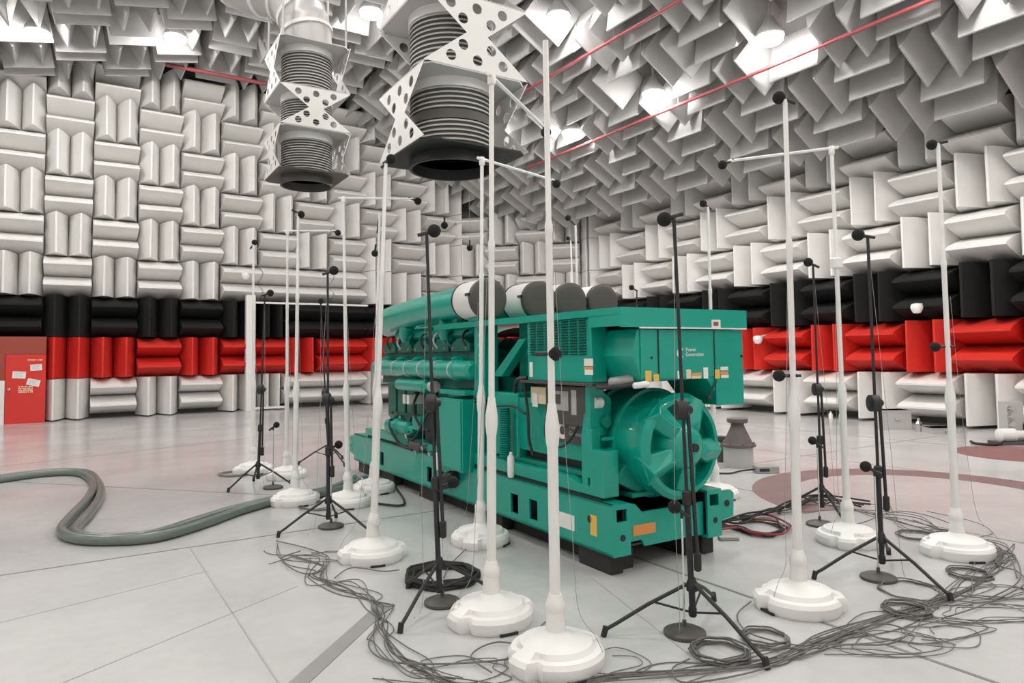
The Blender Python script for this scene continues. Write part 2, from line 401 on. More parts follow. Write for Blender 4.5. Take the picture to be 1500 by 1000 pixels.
for (px, py), wd, rows, lab, m in (((52, 527), .36, 1, 'line of pale lettering near the top of the red door', CREAM), ((38, 570), .34, 4, 'block of cream lettering low on the red door', CREAM)):
    q = wallpt(px, py); o = MB()
    for k in range(rows):
        x = -wd / 2
        while x < wd / 2 - .02:
            ww = random.uniform(.018, .03); o.box(x, x + ww, -.004, 0, -.05 * k - .018, -.05 * k + .018); x += ww + .008 + (.02 if random.random() < .2 else 0)
    oo = tag(o.obj('door_lettering', m, smooth=False), lab, 'sign'); oo['kind'] = 'stuff'; oo.matrix_world = wall_left.matrix_world @ Matrix.Translation((q.x, -1.001, q.z + .025 * (rows - 1)))

# white post and beam framing the bay on the left wall
po = MB(); po.box(4.86, 5.15, -1.02, -.8, 0, 3.77); po.box(4.86, 5.36, -.8, -.0, 0, .0 + .05)
o = struct(po.obj('trim_3', WHITEM, smooth=False, bevel=.01)); o.matrix_world = wall_left.matrix_world.copy()
be = MB(); be.box(5.15, 9.0, -1.0, -.93, 3.50, 3.56); be.box(5.15, 6.1, -1.0, -.93, .05, .12)
o = struct(be.obj('trim_4', WHITEM, smooth=False)); o.matrix_world = wall_left.matrix_world.copy()

# floor joints, tape and inlays (thin real strips lying in and on the floor)
def strip(name, a, b, wd, m, z=.002, kind=True):
    a = Vector((*a, 0)); b = Vector((*b, 0)); d = (b - a).normalized(); s = Vector((-d.y, d.x, 0)) * wd / 2
    mb = MB(); mb.prism([(a + s)[:2], (b + s)[:2], (b - s)[:2], (a - s)[:2]], -.001, z, 'z'); return mb.obj(name, m, smooth=False)
def rstrip(t0, n0, t1, n1, wd=.02, m=None):
    m = m or (JOINTL if wd < .015 else JOINT)
    o = strip('floor_joint', (t0, n0), (t1, n1), wd, m); o.parent = floor; return o
for a in [(TBACK, 7.07, 17, 7.07, .022), (.98, -6, .98, 7.07, .012), (4.1, -6, 4.1, 7.07, .03), (7.2, -6, 7.2, 7.07, .02), (-2.1, -6, -2.1, 7.07, .02), (-.95, 12.7, 2.6, 8.65, .025), (-3, 13.5, 16, 20.1, .02), (-2.1, 7.07, -2.1, 23, .02), (10.3, -6, 10.3, 20, .02), (13.4, -6, 13.4, 20, .02), (7.2, 7.07, 7.2, 23, .02), (-3, 5.05, 1, 6.2, .01), (-2, 3.4, 1.5, 5.4, .01), (3.45, 4.25, 3.05, 2.9, .01)]:
    rstrip(*a)
A_, B_ = flo(425, 1012), flo(566, 884)
tag(strip('tape_strip', A_[:2], B_[:2], .11, TAPE, .004), 'wide grey tape strip stuck across the floor joint to the cables', 'tape')
A_, B_ = flo(1180, 690), flo(1235, 668)
def annulus(name, c, r0, r1, m, n=72, a0=0., a1=360.):
    mb = MB(); vs = []; 
    for z in (-.001, .0025):
        for k in range(n):
            a = R(a0 + (a1 - a0) * k / (n if a1 - a0 > 359 else n - 1)); vs += [(c[0] + r0 * math.cos(a), c[1] + r0 * math.sin(a), z), (c[0] + r1 * math.cos(a), c[1] + r1 * math.sin(a), z)]
    fs = []
    for k in range(n if a1 - a0 > 359 else n - 1):
        i, j = 2 * k, 2 * ((k + 1) % n); o = 2 * n
        fs += [(i + o, i + 1 + o, j + 1 + o, j + o), (i, j, j + 1, i + 1), (i + 1, i + 1 + o, j + 1 + o, j + 1) if False else (i + 1, j + 1, j + 1 + o, i + 1 + o), (i, i + o, j + o, j)]
    mb.add(vs, fs); return mb.obj(name, m, smooth=False)
o = annulus('floor_ring', (4.85, 8.28), 1.42, 1.92, RING, 72, -8., 205.); tag(o, 'dull rust red ring inlaid in the grey floor beside the generator', 'floor marking')
o = annulus('floor_disc', (8.35, 11.4), .02, .98, mat('red_inlay', (.25, .12, .12), .5, var=.2, scale=3)); tag(o, 'solid dull red disc inlaid in the floor by the right wall', 'floor marking')

# ------------------------------------------------------------------ the generator set (x across = w, y along = s, z up; from its near corner)
GANG = R(31.5)
GO = flo(900, 817.5, .16); GO.z = 0
G = thing('generator_set', 'long green diesel generator set on a green skid with four air filters on top', 'generator', GO, GANG)
GM = Matrix.Translation(GO) @ Matrix.Rotation(GANG, 4, 'Z'); GI = GM.inverted()
def onw(x, y, wv): q = GI @ onplane(x, y, GM @ Vector((wv, 0, 0)), GM.to_3x3() @ Vector((1, 0, 0))); return q.y, q.z
def ons(x, y, sv): q = GI @ onplane(x, y, GM @ Vector((0, sv, 0)), GM.to_3x3() @ Vector((0, 1, 0))); return q.x, q.z
def gb(name, x0, x1, y0, y1, z0, z1, m=GREEN, p=None, bevel=.008): return MB().box(x0, x1, y0, y1, z0, z1).obj(name, m, p or G, smooth=False, bevel=bevel)
def sidelabel(name, px0, py0, px1, py1, wv, m, p, off=.004):
    a, b = onw(px0, py0, wv), onw(px1, py1, wv); return MB().box(wv - off, wv - .0005, min(a[0], b[0]), max(a[0], b[0]), min(a[1], b[1]), max(a[1], b[1])).obj(name, m, p, smooth=False)
def frontlabel(name, px0, py0, px1, py1, sv, m, p, off=.004):
    a, b = ons(px0, py0, sv), ons(px1, py1, sv); return MB().box(min(a[0], b[0]), max(a[0], b[0]), sv - off, sv - .0005, min(a[1], b[1]), max(a[1], b[1])).obj(name, m, p, smooth=False)
def holed(mb, u0, u1, v0, v1, holes, t0, t1, axis):
    # rectangular plate with rectangular holes, thickness t0..t1 along the axis ('x': plate in y,z ; 'y': plate in x,z)
    us = sorted({u0, u1, *[h[0] for h in holes], *[h[1] for h in holes]}); vs = sorted({v0, v1, *[h[2] for h in holes], *[h[3] for h in holes]})
    for i in range(len(us) - 1):
        for j in range(len(vs) - 1):
            cu, cv = (us[i] + us[i + 1]) / 2, (vs[j] + vs[j + 1]) / 2
            if any(h[0] < cu < h[1] and h[2] < cv < h[3] for h in holes): continue
            if axis == 'x': mb.box(t0, t1, us[i], us[i + 1], vs[j], vs[j + 1])
            else: mb.box(us[i], us[i + 1], t0, t1, vs[j], vs[j + 1])
SB, ST, SL = .16, .56, 6.15          # skid bottom, top, length
for side in (0, 1):
    x0 = 0 if side == 0 else 1.03; x1 = x0 + .17
    mb = MB()
    slots = [(a, a + .135, .23, .41) for a in (1.07, 1.40, 3.0, 3.33, 4.9, 5.2)]
    px = x0 if side == 0 else x1 - .02
    holed(mb, .02, SL, SB, ST, slots, px, px + .02, 'x')
    mb.box(x0, x1, .02, SL, ST - .02, ST + .0); mb.box(x0, x1, .02, SL, SB, SB + .02)
    rl = mb.obj('skid_rail', GREEN, G, smooth=False)
    MB().box(x0 + .13 if side == 0 else x0 + .02, x0 + .15 if side == 0 else x0 + .04, .05, SL - .05, SB + .02, ST - .02).obj('web_shade_plate', BLACK, rl, smooth=False)  # web of the green rail, painted black for the shade inside
    mb = MB(); holed(mb, x0, x1, SB, ST + .0, [(x0 + .03, x0 + .135, .425, .52)], .0, .02, 'y')
    ec = mb.obj('end_cap', GREEN, rl, smooth=False)
    MB().cyl((x0 + .09, -.004, .30), (x0 + .09, .004, .30), .026, 14).obj('bolt_hole', BLACK, rl)
    MB().box(x0 + .02, x1 - .02, .3, .32, .4, .54).obj('pocket_shade_plate', BLACK, rl, smooth=False)  # black plate paints the shade behind the end cap opening
pl = MB().prism([(.17, .24), (.33, .24), (.36, .185), (1.03, .185), (1.03, .46), (.34, .46), (.27, .53), (.17, .55)], .05, .08, 'y').obj('front_crossmember', GREEN, G, smooth=False, bevel=.005)
frontlabel('warning_label', 927, 770, 960, 779, .05, ORANGE, pl)
for s in (1.9, 3.6, 5.2, 6.05): gb('crossmember', .17, 1.03, s, s + .08, .2, .5)
gb('belly_plate', .17, 1.03, .1, 6.05, .19, .205, DKGREY, bevel=0)
lug = MB().prism([(1.2, .28), (1.37, .30), (1.38, .5), (1.34, .53), (1.2, .53)], .02, .05, 'y').obj('lifting_lug', GREEN, G, smooth=False); MB().cyl((1.29, .014, .42), (1.29, .022, .42), .03, 12).obj('lug_hole', BLACK, lug)
for x in (.02, 1.15):
    lug = MB().prism([(6.1, .2), (6.42, .27), (6.5, .35), (6.45, .47), (6.3, .52), (6.1, .52)], x, x + .03, 'x').obj('lifting_lug', GREEN, G, smooth=False); MB().cyl((x - .004, 6.38, .39), (x + .034, 6.38, .39), .035, 12).obj('lug_hole', CHROME, lug)
for x in (.03, 1.05):
    for s in (.08, 1.75, 3.35, 4.6, 5.6): gb('isolator_foot', x, x + .13, s, s + .42, 0, SB, RUBBER, bevel=.012)
sidelabel('caution_label', 865, 753, 875, 786, 0, YELLOW, G); sidelabel('data_label', 818, 748, 842, 778, 0, PAPER, G)
MB().cyl((-.004, .3, .4), (.004, .3, .4), .03, 14).obj('rail_hole', BLACK, G)
for x in (.16, .9): gb('underside_shade_block', x, x + .16, .15, 6.0, 0, SB, RUBBER, bevel=0)  # added blocks that darken the space below the skid like its shadow
# black strip standing for the shaded gap, and upper sub-base
for x in (.03, 1.03): gb('gap_shade_strip', x, x + .14, .2, 5.6, ST, ST + .025, RUBBER, bevel=0)
for x in (.02, 1.02):
    MB().prism([(.14, .585), (2.35, .585), (2.35, .70), (.62, .70), (.48, .66), (.32, .66), (.32, .96), (.14, .96)], x, x + .16, 'x').obj('subbase_rail', GREEN, G, smooth=False, bevel=.008)
    gb('subbase_rail', x, x + .16, 2.35, 5.7, .585, .68)
# alternator housing and round end
gb('alternator_frame', .12, 1.24, .45, 1.75, .82, 1.32)
gb('alternator_foot', .1, 1.26, .5, 1.75, .70, .74, GREEND)
gb('slot_shade_block', .2, 1.2, .55, 1.7, .68, .83, BLACK, bevel=0)  # solid black block painting the shade of the slot opening
AC = (.69, .97)
ab = MB(); ab.lath((AC[0], .75, AC[1]), (AC[0], -.02, AC[1]), [(.40, 0), (.46, .02), (.46, .30), (.445, .34), (.445, .44), (.43, .70), (.42, .77), (.365, .77), (.355, .60)], 36); ab.obj('alternator_shell', GREEN, G)
MB().lath((AC[0], .62, AC[1]), (AC[0], 0, AC[1]), [(.455, 0), (.49, .005), (.49, .05), (.455, .055)], 36).obj('shell_rib', GREEN, G)
MB().lath((AC[0], .30, AC[1]), (AC[0], 0, AC[1]), [(.43, 0), (.468, .005), (.468, .04), (.43, .045)], 36).obj('shell_rib', GREEN, G)
# end bell: black disc painting the shade in the well, ring, five arms, domed hub
eb = MB(); eb.lath((AC[0], .14, AC[1]), (AC[0], -1, AC[1]), [(.35, -.005), (.35, .001)], 36); endbell = eb.obj('end_bell', BLACK, G)
MB().lath((AC[0], .02, AC[1]), (AC[0], -1, AC[1]), [(.36, 0), (.435, 0), (.435, .06), (.40, .10), (.365, .10), (.355, .06), (.36, 0)], 40).obj('bell_ring', GREEN, endbell)
MB().lath((AC[0], .02, AC[1]), (AC[0], -1, AC[1]), [(.24, -.1), (.24, .0), (.19, .11), (.17, .15), (.12, .185), (.05, .20), (.001, .202)], 28).obj('hub', GREEN, endbell)
for k in range(5):
    a = R(205 - 72 * k)
    M = Matrix.Translation((AC[0], 0, AC[1])) @ Matrix.Rotation(-a, 4, 'Y')
    am = MB(); am.add([M @ Vector(v) for v in [(.14, -.12, -.07), (.14, -.12, .07), (.43, -.02, .13), (.43, -.02, -.13), (.24, -.16, 0), (.41, -.12, .02), (.14, .08, -.07), (.14, .08, .07), (.43, .05, .13), (.43, .05, -.13)]],
        [(0, 1, 4), (1, 2, 5, 4), (0, 4, 5, 3), (2, 3, 5), (0, 6, 7, 1), (1, 7, 8, 2), (3, 9, 6, 0), (2, 8, 9, 3), (6, 9, 8, 7)]); am.obj('arm', GREEN, endbell, smooth=False, bevel=.01)
MB().cyl((AC[0], -.19, AC[1]), (AC[0], -.215, AC[1]), .035, 12).obj('shaft_cap', BLACK, endbell)
# bracket beside the alternator with its lug
MB().prism([(.03, .6), (.25, .6), (.25, 1.05), (.30, 1.18), (.30, 1.36), (.22, 1.42), (.14, 1.40), (.06, 1.22), (.03, 1.05)], .36, .44, 'y').obj('mounting_bracket', GREEN, G, smooth=False, bevel=.01)
gb('bracket_post', .03, .13, .30, .37, .72, 1.12)
MB().cyl((.10, .34, 1.33), (.17, .34, 1.33), .045, 14).obj('white_bushing', WHITEP, G)
for z in (.93, 1.02): gb('bracket_bar', .12, .34, .26, .30, z, z + .03)
MB().cyl((.2, .30, 1.17), (.2, .36, 1.17), .05, 14).obj('bracket_boss', GREEND, G)
gb('chin_plate', .3, 1.1, .12, .62, .56, .60, GREEND)
MB().prism([(.12, .72), (.45, .56), (.95, .56), (1.24, .72), (1.1, .85), (.3, .85)], .15, .6, 'y').obj('lower_shroud', GREEND, G, smooth=False, bevel=.01)
# terminal box with three doors
tb = MB().prism([(.17, 1.93), (.115, 1.72), (.20, 1.52), (.92, 1.52), (1.06, 1.36), (1.06, 1.29), (1.37, 1.28), (1.37, 1.93)], -.13, .37, 'y').obj('terminal_box', GREEN, G, smooth=False, bevel=.01)
for a, b, z0 in ((.19, .365, 1.535), (.385, 1.0, 1.535), (1.02, 1.36, 1.29)):
    MB().box(a, b, -.142, -.13, z0, 1.925).obj('door_panel', GREEN, tb, smooth=False, bevel=.004)
FS = -.142
for x in (.375, 1.01): MB().box(x - .009, x + .009, -.137, -.13, 1.54, 1.92).obj('door_seam', BLACK, tb, smooth=False)
for px in ((945, 543, 954, 558, YELLOW), (957, 548, 965, 558, YELLOW), (992, 543, 1000, 554, PAPER), (1005, 541, 1012, 554, CREAM), (1013, 546, 1027, 549, ORANGE), (1013, 550, 1027, 554, CREAM), (1030, 538, 1037, 554, PAPER), (1047, 541, 1054, 554, YELLOW), (1055, 537, 1066, 542, PAPER), (1055, 544, 1066, 548, ORANGE), (1056, 549, 1067, 553, PAPER)):
    frontlabel('sticker', *px[:4], FS, px[4], tb)
MB().cyl((.30, -.146, 1.70), (.30, -.12, 1.70), .012, 8).obj('lock', BLACK, tb); MB().cyl((1.34, -.15, 1.70), (1.34, -.12, 1.70), .012, 8).obj('lock', BLACK, tb)
# top frame and shelf
tf = MB(); tf.box(-.02, 1.40, -.16, 3.2, 2.075, 2.095); tf.box(-.02, 1.40, -.16, -.14, 1.94, 2.075); tf.box(-.02, .0, -.14, 3.2, 2.035, 2.075); tf.box(1.38, 1.40, -.14, 3.2, 2.035, 2.075); tf.box(-.02, .02, -.14, .24, 1.95, 2.04)
top = tf.obj('top_frame', GREEN, G, smooth=False)
gb('trim_line', .16, 1.38, -.175, -.16, 1.93, 1.942, WHITEM, top, 0)
q = frontlabel('number_label', 1042, 468, 1055, 480, -.16, PAPER, top)
frontlabel('number_print', 1045, 471, 1052, 477, -.164, REDP, q)
gb('upper_block', .35, 1.3, .1, 1.9, 1.5, 2.06, GREEND)
gb('recess_panel', .16, .34, .37, .42, 1.70, 1.93, GREEND, bevel=0); gb('recess_shade_panel', .16, .34, .37, .42, 1.45, 1.70, DKGREY, bevel=0)  # lower panel in dark grey paints the shade in the recess
# louvred side box
lb = gb('louvre_box', .0, .16, .24, 1.2, 1.50, 2.035, GREEN)
sl = MB()
for i in range(13):
    z = 1.735 + i * .0235
    for j in range(7):
        y = .30 + j * .125
        sl.add([(0, y, z + .004), (0, y + .105, z + .004), (-.022, y + .105, z + .004), (-.022, y, z + .004), (0, y, z + .016), (0, y + .105, z + .016)], [(0, 1, 2, 3), (3, 2, 5, 4), (0, 3, 4), (1, 5, 2)])
        sl.add([(-.001, y, z - .006), (-.001, y + .105, z - .006), (-.001, y + .105, z + .004), (-.001, y, z + .004)], [(0, 1, 2, 3)], 1)  # black strip paints the shaded opening under each slat
o = sl.obj('louvre_slats', [GREEN, BLACK], lb, smooth=False); o['kind'] = 'stuff'
for a in ((856, 525, 869, 536, PAPER), (856, 537, 869, 541, ORANGE), (857, 541, 869, 549, PAPER), (776, 530, 781, 552, PAPER)): sidelabel('sticker', *a[:4], 0, a[4], lb)
gb('box_shade_lip', -.03, .3, .2, 1.28, 1.475, 1.50, DKGREY, bevel=.004)  # dark grey strip stands for the shadow below the box
# control panel under the louvre box
cp = gb('control_panel', .07, .25, .40, 1.02, 1.12, 1.46, DKGREY)
sidelabel('display', 811, 572, 833, 602, .07, SCREEN, cp); sidelabel('display', 837, 571, 845, 608, .07, LGREY, cp); sidelabel('display_window', 814, 577, 821, 592, .065, DKGREY, cp)
sidelabel('fuse_strip', 778, 566, 800, 592, .07, CREAM, cp); sidelabel('terminal_plate', 780, 575, 788, 596, .063, PAPER, cp)
gb('panel_post', .05, .2, .34, .4, 1.05, 1.48, GREEN)
lp = gb('logo_plate', .10, .13, .40, 1.0, .96, 1.12, DKGREY)
# writing: text turned to mesh
def text(body, size, parent, M, m, name='lettering'):
    cu = bpy.data.curves.new('t', 'FONT'); cu.body = body; cu.size = size; cu.extrude = .001; cu.resolution_u = 2
    to = bpy.data.objects.new('t', cu); C.objects.link(to); bpy.context.view_layer.update()
    me = bpy.data.meshes.new_from_object(to.evaluated_get(bpy.context.evaluated_depsgraph_get())); bpy.data.objects.remove(to)
    me.materials.clear(); me.materials.append(m); return put(name, me, parent, M)
def textside(body, size, px, py, wv, m, p):
    s_, z_ = onw(px, py, wv); return text(body, size, p, Matrix(((0, 0, -1, wv - .003), (-1, 0, 0, s_), (0, 1, 0, z_), (0, 0, 0, 1))), m)
def textfront(body, size, px, py, sv, m, p):
    x_, z_ = ons(px, py, sv); return text(body, size, p, Matrix(((1, 0, 0, x_), (0, 0, -1, sv - .003), (0, 1, 0, z_), (0, 0, 0, 1))), m)
def emblem(px, py, size, plane, v, p):
    # ring-like white C with an inner wedge
    mb = MB(); n = 20
    for k in range(n):
        a0, a1 = R(55 + 250 * k / n), R(55 + 250 * (k + 1) / n); r0, r1 = size * .26, size * .5
        pts = [(r0 * math.cos(a0), r0 * math.sin(a0)), (r1 * math.cos(a0), r1 * math.sin(a0)), (r1 * math.cos(a1), r1 * math.sin(a1)), (r0 * math.cos(a1), r0 * math.sin(a1))]
        mb.prism(pts, 0, .003, 'z')
    c = onw(px, py, v) if plane == 'w' else ons(px, py, v)
    M = Matrix(((0, 0, -1, v - .001), (-1, 0, 0, c[0]), (0, 1, 0, c[1]), (0, 0, 0, 1))) if plane == 'w' else Matrix(((1, 0, 0, c[0]), (0, 0, -1, v - .001), (0, 1, 0, c[1]), (0, 0, 0, 1)))
    return mb.obj('emblem', WHITEP, p, smooth=False, M=M)
emblem(997, 517, .085, 's', FS, tb); textfront('Power', .045, 1004, 514.5, FS, WHITEP, tb); textfront('Generation', .045, 1004, 521.5, FS, WHITEP, tb)
emblem(824, 630, .15, 'w', .10, lp); textside('Power', .05, 834, 627, .10, LGREY, lp); textside('Generation', .05, 834, 637, .10, LGREY, lp)
# air filters: white can, dark cap, clamp
FZ = 2.325
for i, fx in enumerate((.06, .70, 1.12, 1.58)):
    fl_ = MB().lath((fx, 2.06, FZ), (fx, 9, FZ), [(.195, 0), (.205, .01), (.205, .40), (.19, .43), (.17, .47)], 28).obj('air_filter', WHITEM, G)
    MB().lath((fx, 2.0, FZ), (fx, 9, FZ), [(.15, -.006), (.19, 0), (.212, .015), (.212, .08), (.2, .09)], 28).obj('filter_cap', CAPGREY, fl_)
    MB().lath((fx, 2.46, FZ), (fx, 9, FZ), [(.2, 0), (.212, .002), (.212, .022), (.2, .024)], 28).obj('clamp', BLACK, fl_)
    for a in (40, 160, 280): MB().box(-.012, .012, 2.05, 2.12, .205, .235, M=Matrix.Translation((fx, 0, FZ)) @ Matrix.Rotation(R(a), 4, 'Y')).obj('latch', BLACK, fl_, smooth=False)
    gb('filter_cradle', fx - .1, fx + .1, 2.1, 2.3, 2.095, FZ - .19, GREEND)
    MB().tube(spline([(fx, 2.48, FZ), (fx, 3.2, FZ - .01), (fx + .01, 4.2, FZ - .05), (fx + .03, 4.8, FZ - .08), (fx + .08, 5.1, FZ - .11), (fx + .18, 5.28, FZ - .14)] if i == 0 else [(fx, 2.48, FZ), (fx, 3.2, FZ), (fx, 4.4, FZ - .08), (fx - .05, 4.9, FZ - .25)], 6), .172, 22).obj('intake_duct', GREEN, G)
# engine block, banks, rocker covers, manifolds
gb('engine_block', .28, .95, 1.75, 5.45, .62, 1.5, GREEN_SHADED, bevel=.02)
for x0, sgn in ((.10, -1), (.72, 1)):
    MB().prism([(x0, 1.36), (x0 + .42, 1.36), (x0 + .36, 1.80), (x0 + .04, 1.80)], 2.25, 5.2, 'y').obj('cylinder_bank', GREEN_SHADED, G, smooth=False, bevel=.015)
    for k in range(5):
        y = 2.5 + k * .54
        rc_ = MB().prism([(y, 1.78), (y + .46, 1.78), (y + .46, 1.86), (y + .30, 1.93), (y + .16, 1.93), (y, 1.86)], x0 - .02, x0 + .36, 'x').obj('rocker_cover', GREEN_SHADED, G, smooth=False, bevel=.012)
        for yy in (.07, .39): MB().cyl((x0 - .03, y + yy, 1.82), (x0 + .02, y + yy, 1.82), .022, 10).obj('bolt', CHROME, rc_)
        MB().cyl((x0 - .02, y + .23, 1.68), (x0 + .06, y + .23, 1.68), .05, 12).obj('injector_cover', GREEN, rc_)
mf = MB().lath((.02, 5.2, 1.575), (.02, 2.28, 1.575), [(.07, 0), (.10, .02), (.105, .06), (.105, 2.5), (.12, 2.52), (.12, 2.58), (.105, 2.6), (.105, 2.88), (.07, 2.92)], 22).obj('coolant_manifold', GREEN, G)
for k in range(6): MB().lath((.02, 2.7 + k * .42, 1.575), (.02, 9, 1.575), [(.10, 0), (.112, .004), (.112, .03), (.10, .034)], 22).obj('hose_clamp', LGREY, mf)
for k in range(5): MB().tube(spline([(.04, 2.74 + k * .54, 1.62), (.0, 2.74 + k * .54, 1.68), (.12, 2.74 + k * .54, 1.70)], 4), .035, 10).obj('branch_pipe', GREEN, mf)
for y in (3.05, 4.25):
    MB().tube(spline([(.10, y, 2.16), (.12, y + .1, 2.05), (.2, y + .18, 1.9), (.25, y + .2, 1.8)], 5), [.10] * 16, 14).obj('intake_leg', GREEN, G)
MB().lath((.25, 4.9, 2.02), (.25, 2.6, 2.02), [(.06, 0), (.09, .04), (.09, 2.2), (.06, 2.28)], 18).obj('fuel_rail_duct', GREEN, G)
MB().lath((.0, 4.35, 1.37), (.0, 3.25, 1.37), [(.03, 0), (.075, .05), (.08, .8), (.085, .84), (.085, .9), (.05, .92), (.05, 1.1)], 18).obj('oil_cooler', GREEN, G)
MB().cyl((.0, 3.22, 1.37), (.0, 3.3, 1.37), .07, 14).obj('cooler_flange', LGREY, G)
gb('engine_side_cover', .2, .3, 2.9, 3.3, .75, 1.3); 
for k in range(6): gb('crankcase_door', .24, .29, 3.4 + k * .33, 3.66 + k * .33, .95, 1.28, GREEN_SHADED, bevel=.015)
gb('turbo_shade_block', .42, .95, 1.3, 2.0, 1.32, 2.0, BLACK, bevel=.03)  # black box stands for the shaded turbo area under the shelf
for k in range(7):
    y = 2.55 + k * .38
    MB().tube(spline([(.12, y, 1.78), (.05, y + .05, 1.9), (.12, y + .12, 2.0), (.25, y + .16, 2.02)], 4), .014, 6).obj('fuel_line', (BLACK, GREEN_SHADED, LGREY)[k % 3], G)
for k in range(6): MB().cyl((.27, 3.5 + k * .33, .88), (.21, 3.5 + k * .33, .88), .03, 8).obj('bolt', CHROME, G)
gb('crevice_shade_block', .14, .2, 2.4, 5.1, 1.40, 1.50, BLACK, bevel=0)  # black block painting the shade of a crevice along the engine
# slanted gusset beside the louvre box
a, b = onw(728, 541, .12), onw(768, 499, .12)
MB().prism([(a[0] + .07, a[1] - .07), (b[0] + .07, b[1] + .02), (b[0] - .06, b[1] + .02), (a[0] - .12, a[1] - .07)], .10, .2, 'x').obj('gusset', GREEN, G, smooth=False, bevel=.006)
gb('flywheel_housing', .1, 1.2, 1.55, 2.1, .72, 1.36, GREEN, bevel=.02)
# upright bolted panel
up_ = gb('side_panel', .03, .2, 2.08, 2.3, 1.28, 2.06)
for k in range(4): MB().sphere((.02, 2.14, 1.62 + k * .11), .026, 10, 6).obj('bolt', CHROME, up_)
# junction box on the side
jb = gb('junction_box', -.12, .18, 2.30, 2.86, .50, 1.27); gb('lid', -.135, -.12, 2.32, 2.84, .52, 1.25, GREEN, jb)
gb('box_rail', -.1, .2, 2.28, 2.9, 1.31, 1.36)
# starter, pump and filters low on the engine side
for k, y in enumerate((3.15, 3.45)): MB().lath((.06, y, .70), (.06, y, 1.06), [(.06, 0), (.075, .02), (.075, .26), (.05, .30), (.05, .36)], 16).obj('oil_filter', (BLACK if k else GREEND), G)
MB().lath((.05, 4.75, .80), (.05, 3.9, .80), [(.05, 0), (.11, .03), (.11, .35), (.085, .38), (.085, .65), (.04, .68), (.04, .82)], 18).obj('starter_motor', GREEN, G)
MB().lath((.02, 3.95, .62), (.02, 3.55, .62), [(.04, 0), (.065, .02), (.065, .3), (.03, .33)], 14).obj('fuel_pump', DKGREY, G)
gb('pump_body', .0, .22, 4.05, 4.45, .6, .78, GREEND); gb('valve_block', -.02, .16, 3.62, 3.86, .82, .98, GREEN)
for y, z in ((3.5, .62), (3.7, .55), (4.0, .72), (4.55, .92), (3.3, .58)): MB().cyl((-.05, y, z), (.06, y, z + .03), .03, 10).obj('chrome_fitting', CHROME, G)
for y, z in ((3.98, 1.12), (4.12, 1.12), (2.98, 1.12)): gb('white_tag', -.012, .19, y, y + .07, z, z + .12, PAPER)
MB().lath((-.04, 2.95, .30), (-.04, 2.62, .42), [(.05, 0), (.085, .02), (.085, .24), (.06, .28), (.06, .36)], 16).obj('black_pump', BLACK, G)
gb('white_canister', -.06, .02, 3.02, 3.12, .42, .62, WHITEM, bevel=.02)
MB().lath((.0, 1.52, .56), (.0, 1.52, .80), [(.03, 0), (.035, .02), (.035, .19), (.015, .22), (.015, .24)], 12).obj('white_bottle', WHITEP, G)
# hoses and wires on the side
ch = MB(); pr_ = []
for k in range(22): pr_ += [(.045, k * .022), (.058, k * .022 + .008), (.058, k * .022 + .014)]
ch.lath((.02, 1.66, .74), (.02, 1.66, 1.3), pr_, 14); ch.obj('corrugated_hose', GREEND, G)
def wire(pts, r=.012, m=BLACK): return MB().tube(spline(pts, 6), r, 6).obj('wire', m, G)
wire([(.03, 1.25, 1.52), (.0, 1.38, 1.50), (.0, 1.42, 1.42), (.02, 1.46, 1.38)], .02)
wire([(.02, 1.30, 1.49), (.04, 1.27, 1.2), (.05, 1.27, .95), (.06, 1.22, .80)], .014)
wire([(.05, .98, 1.16), (.02, .95, 1.0), (.02, .75, .93), (.03, .6, 1.0), (.06, .52, 1.12)], .012)
wire([(.03, 2.28, 1.24), (.0, 1.9, 1.22), (.02, 1.5, 1.24), (.03, 1.3, 1.18)], .012)
wire([(.02, 4.62, .98), (-.06, 4.5, .8), (-.06, 4.2, .62), (.0, 3.9, .56)], .02)
wire([(.1, 3.9, 1.3), (-.03, 3.8, 1.1), (-.04, 3.6, .9), (.0, 3.4, .84)], .018)
wire([(.1, 3.5, 1.25), (-.04, 3.4, 1.0), (-.04, 3.75, .72), (.0, 4.0, .70)], .016)
wire([(.02, .2, 1.48), (-.02, .1, 1.47), (.05, -.02, 1.48), (.2, -.1, 1.50)], .02)
MB().lath((.06, .10, 1.50), (.22, -.06, 1.53), [(.03, 0), (.045, .02), (.045, .17), (.03, .2)], 12).obj('cable_connector', GREYM, G)
MB().lath((.12, -.12, 1.485), (.24, -.17, 1.50), [(.015, 0), (.025, .01), (.025, .1), (.018, .13)], 10).obj('white_connector', WHITEP, G)
MB().tube([(1.02, -.145, 1.5), (.93, -.145, 1.37)], .008, 6).obj('stay_rod', BLACK, G); MB().sphere((.925, -.145, 1.355), .022, 10, 6).obj('rod_knob', BLACK, G)

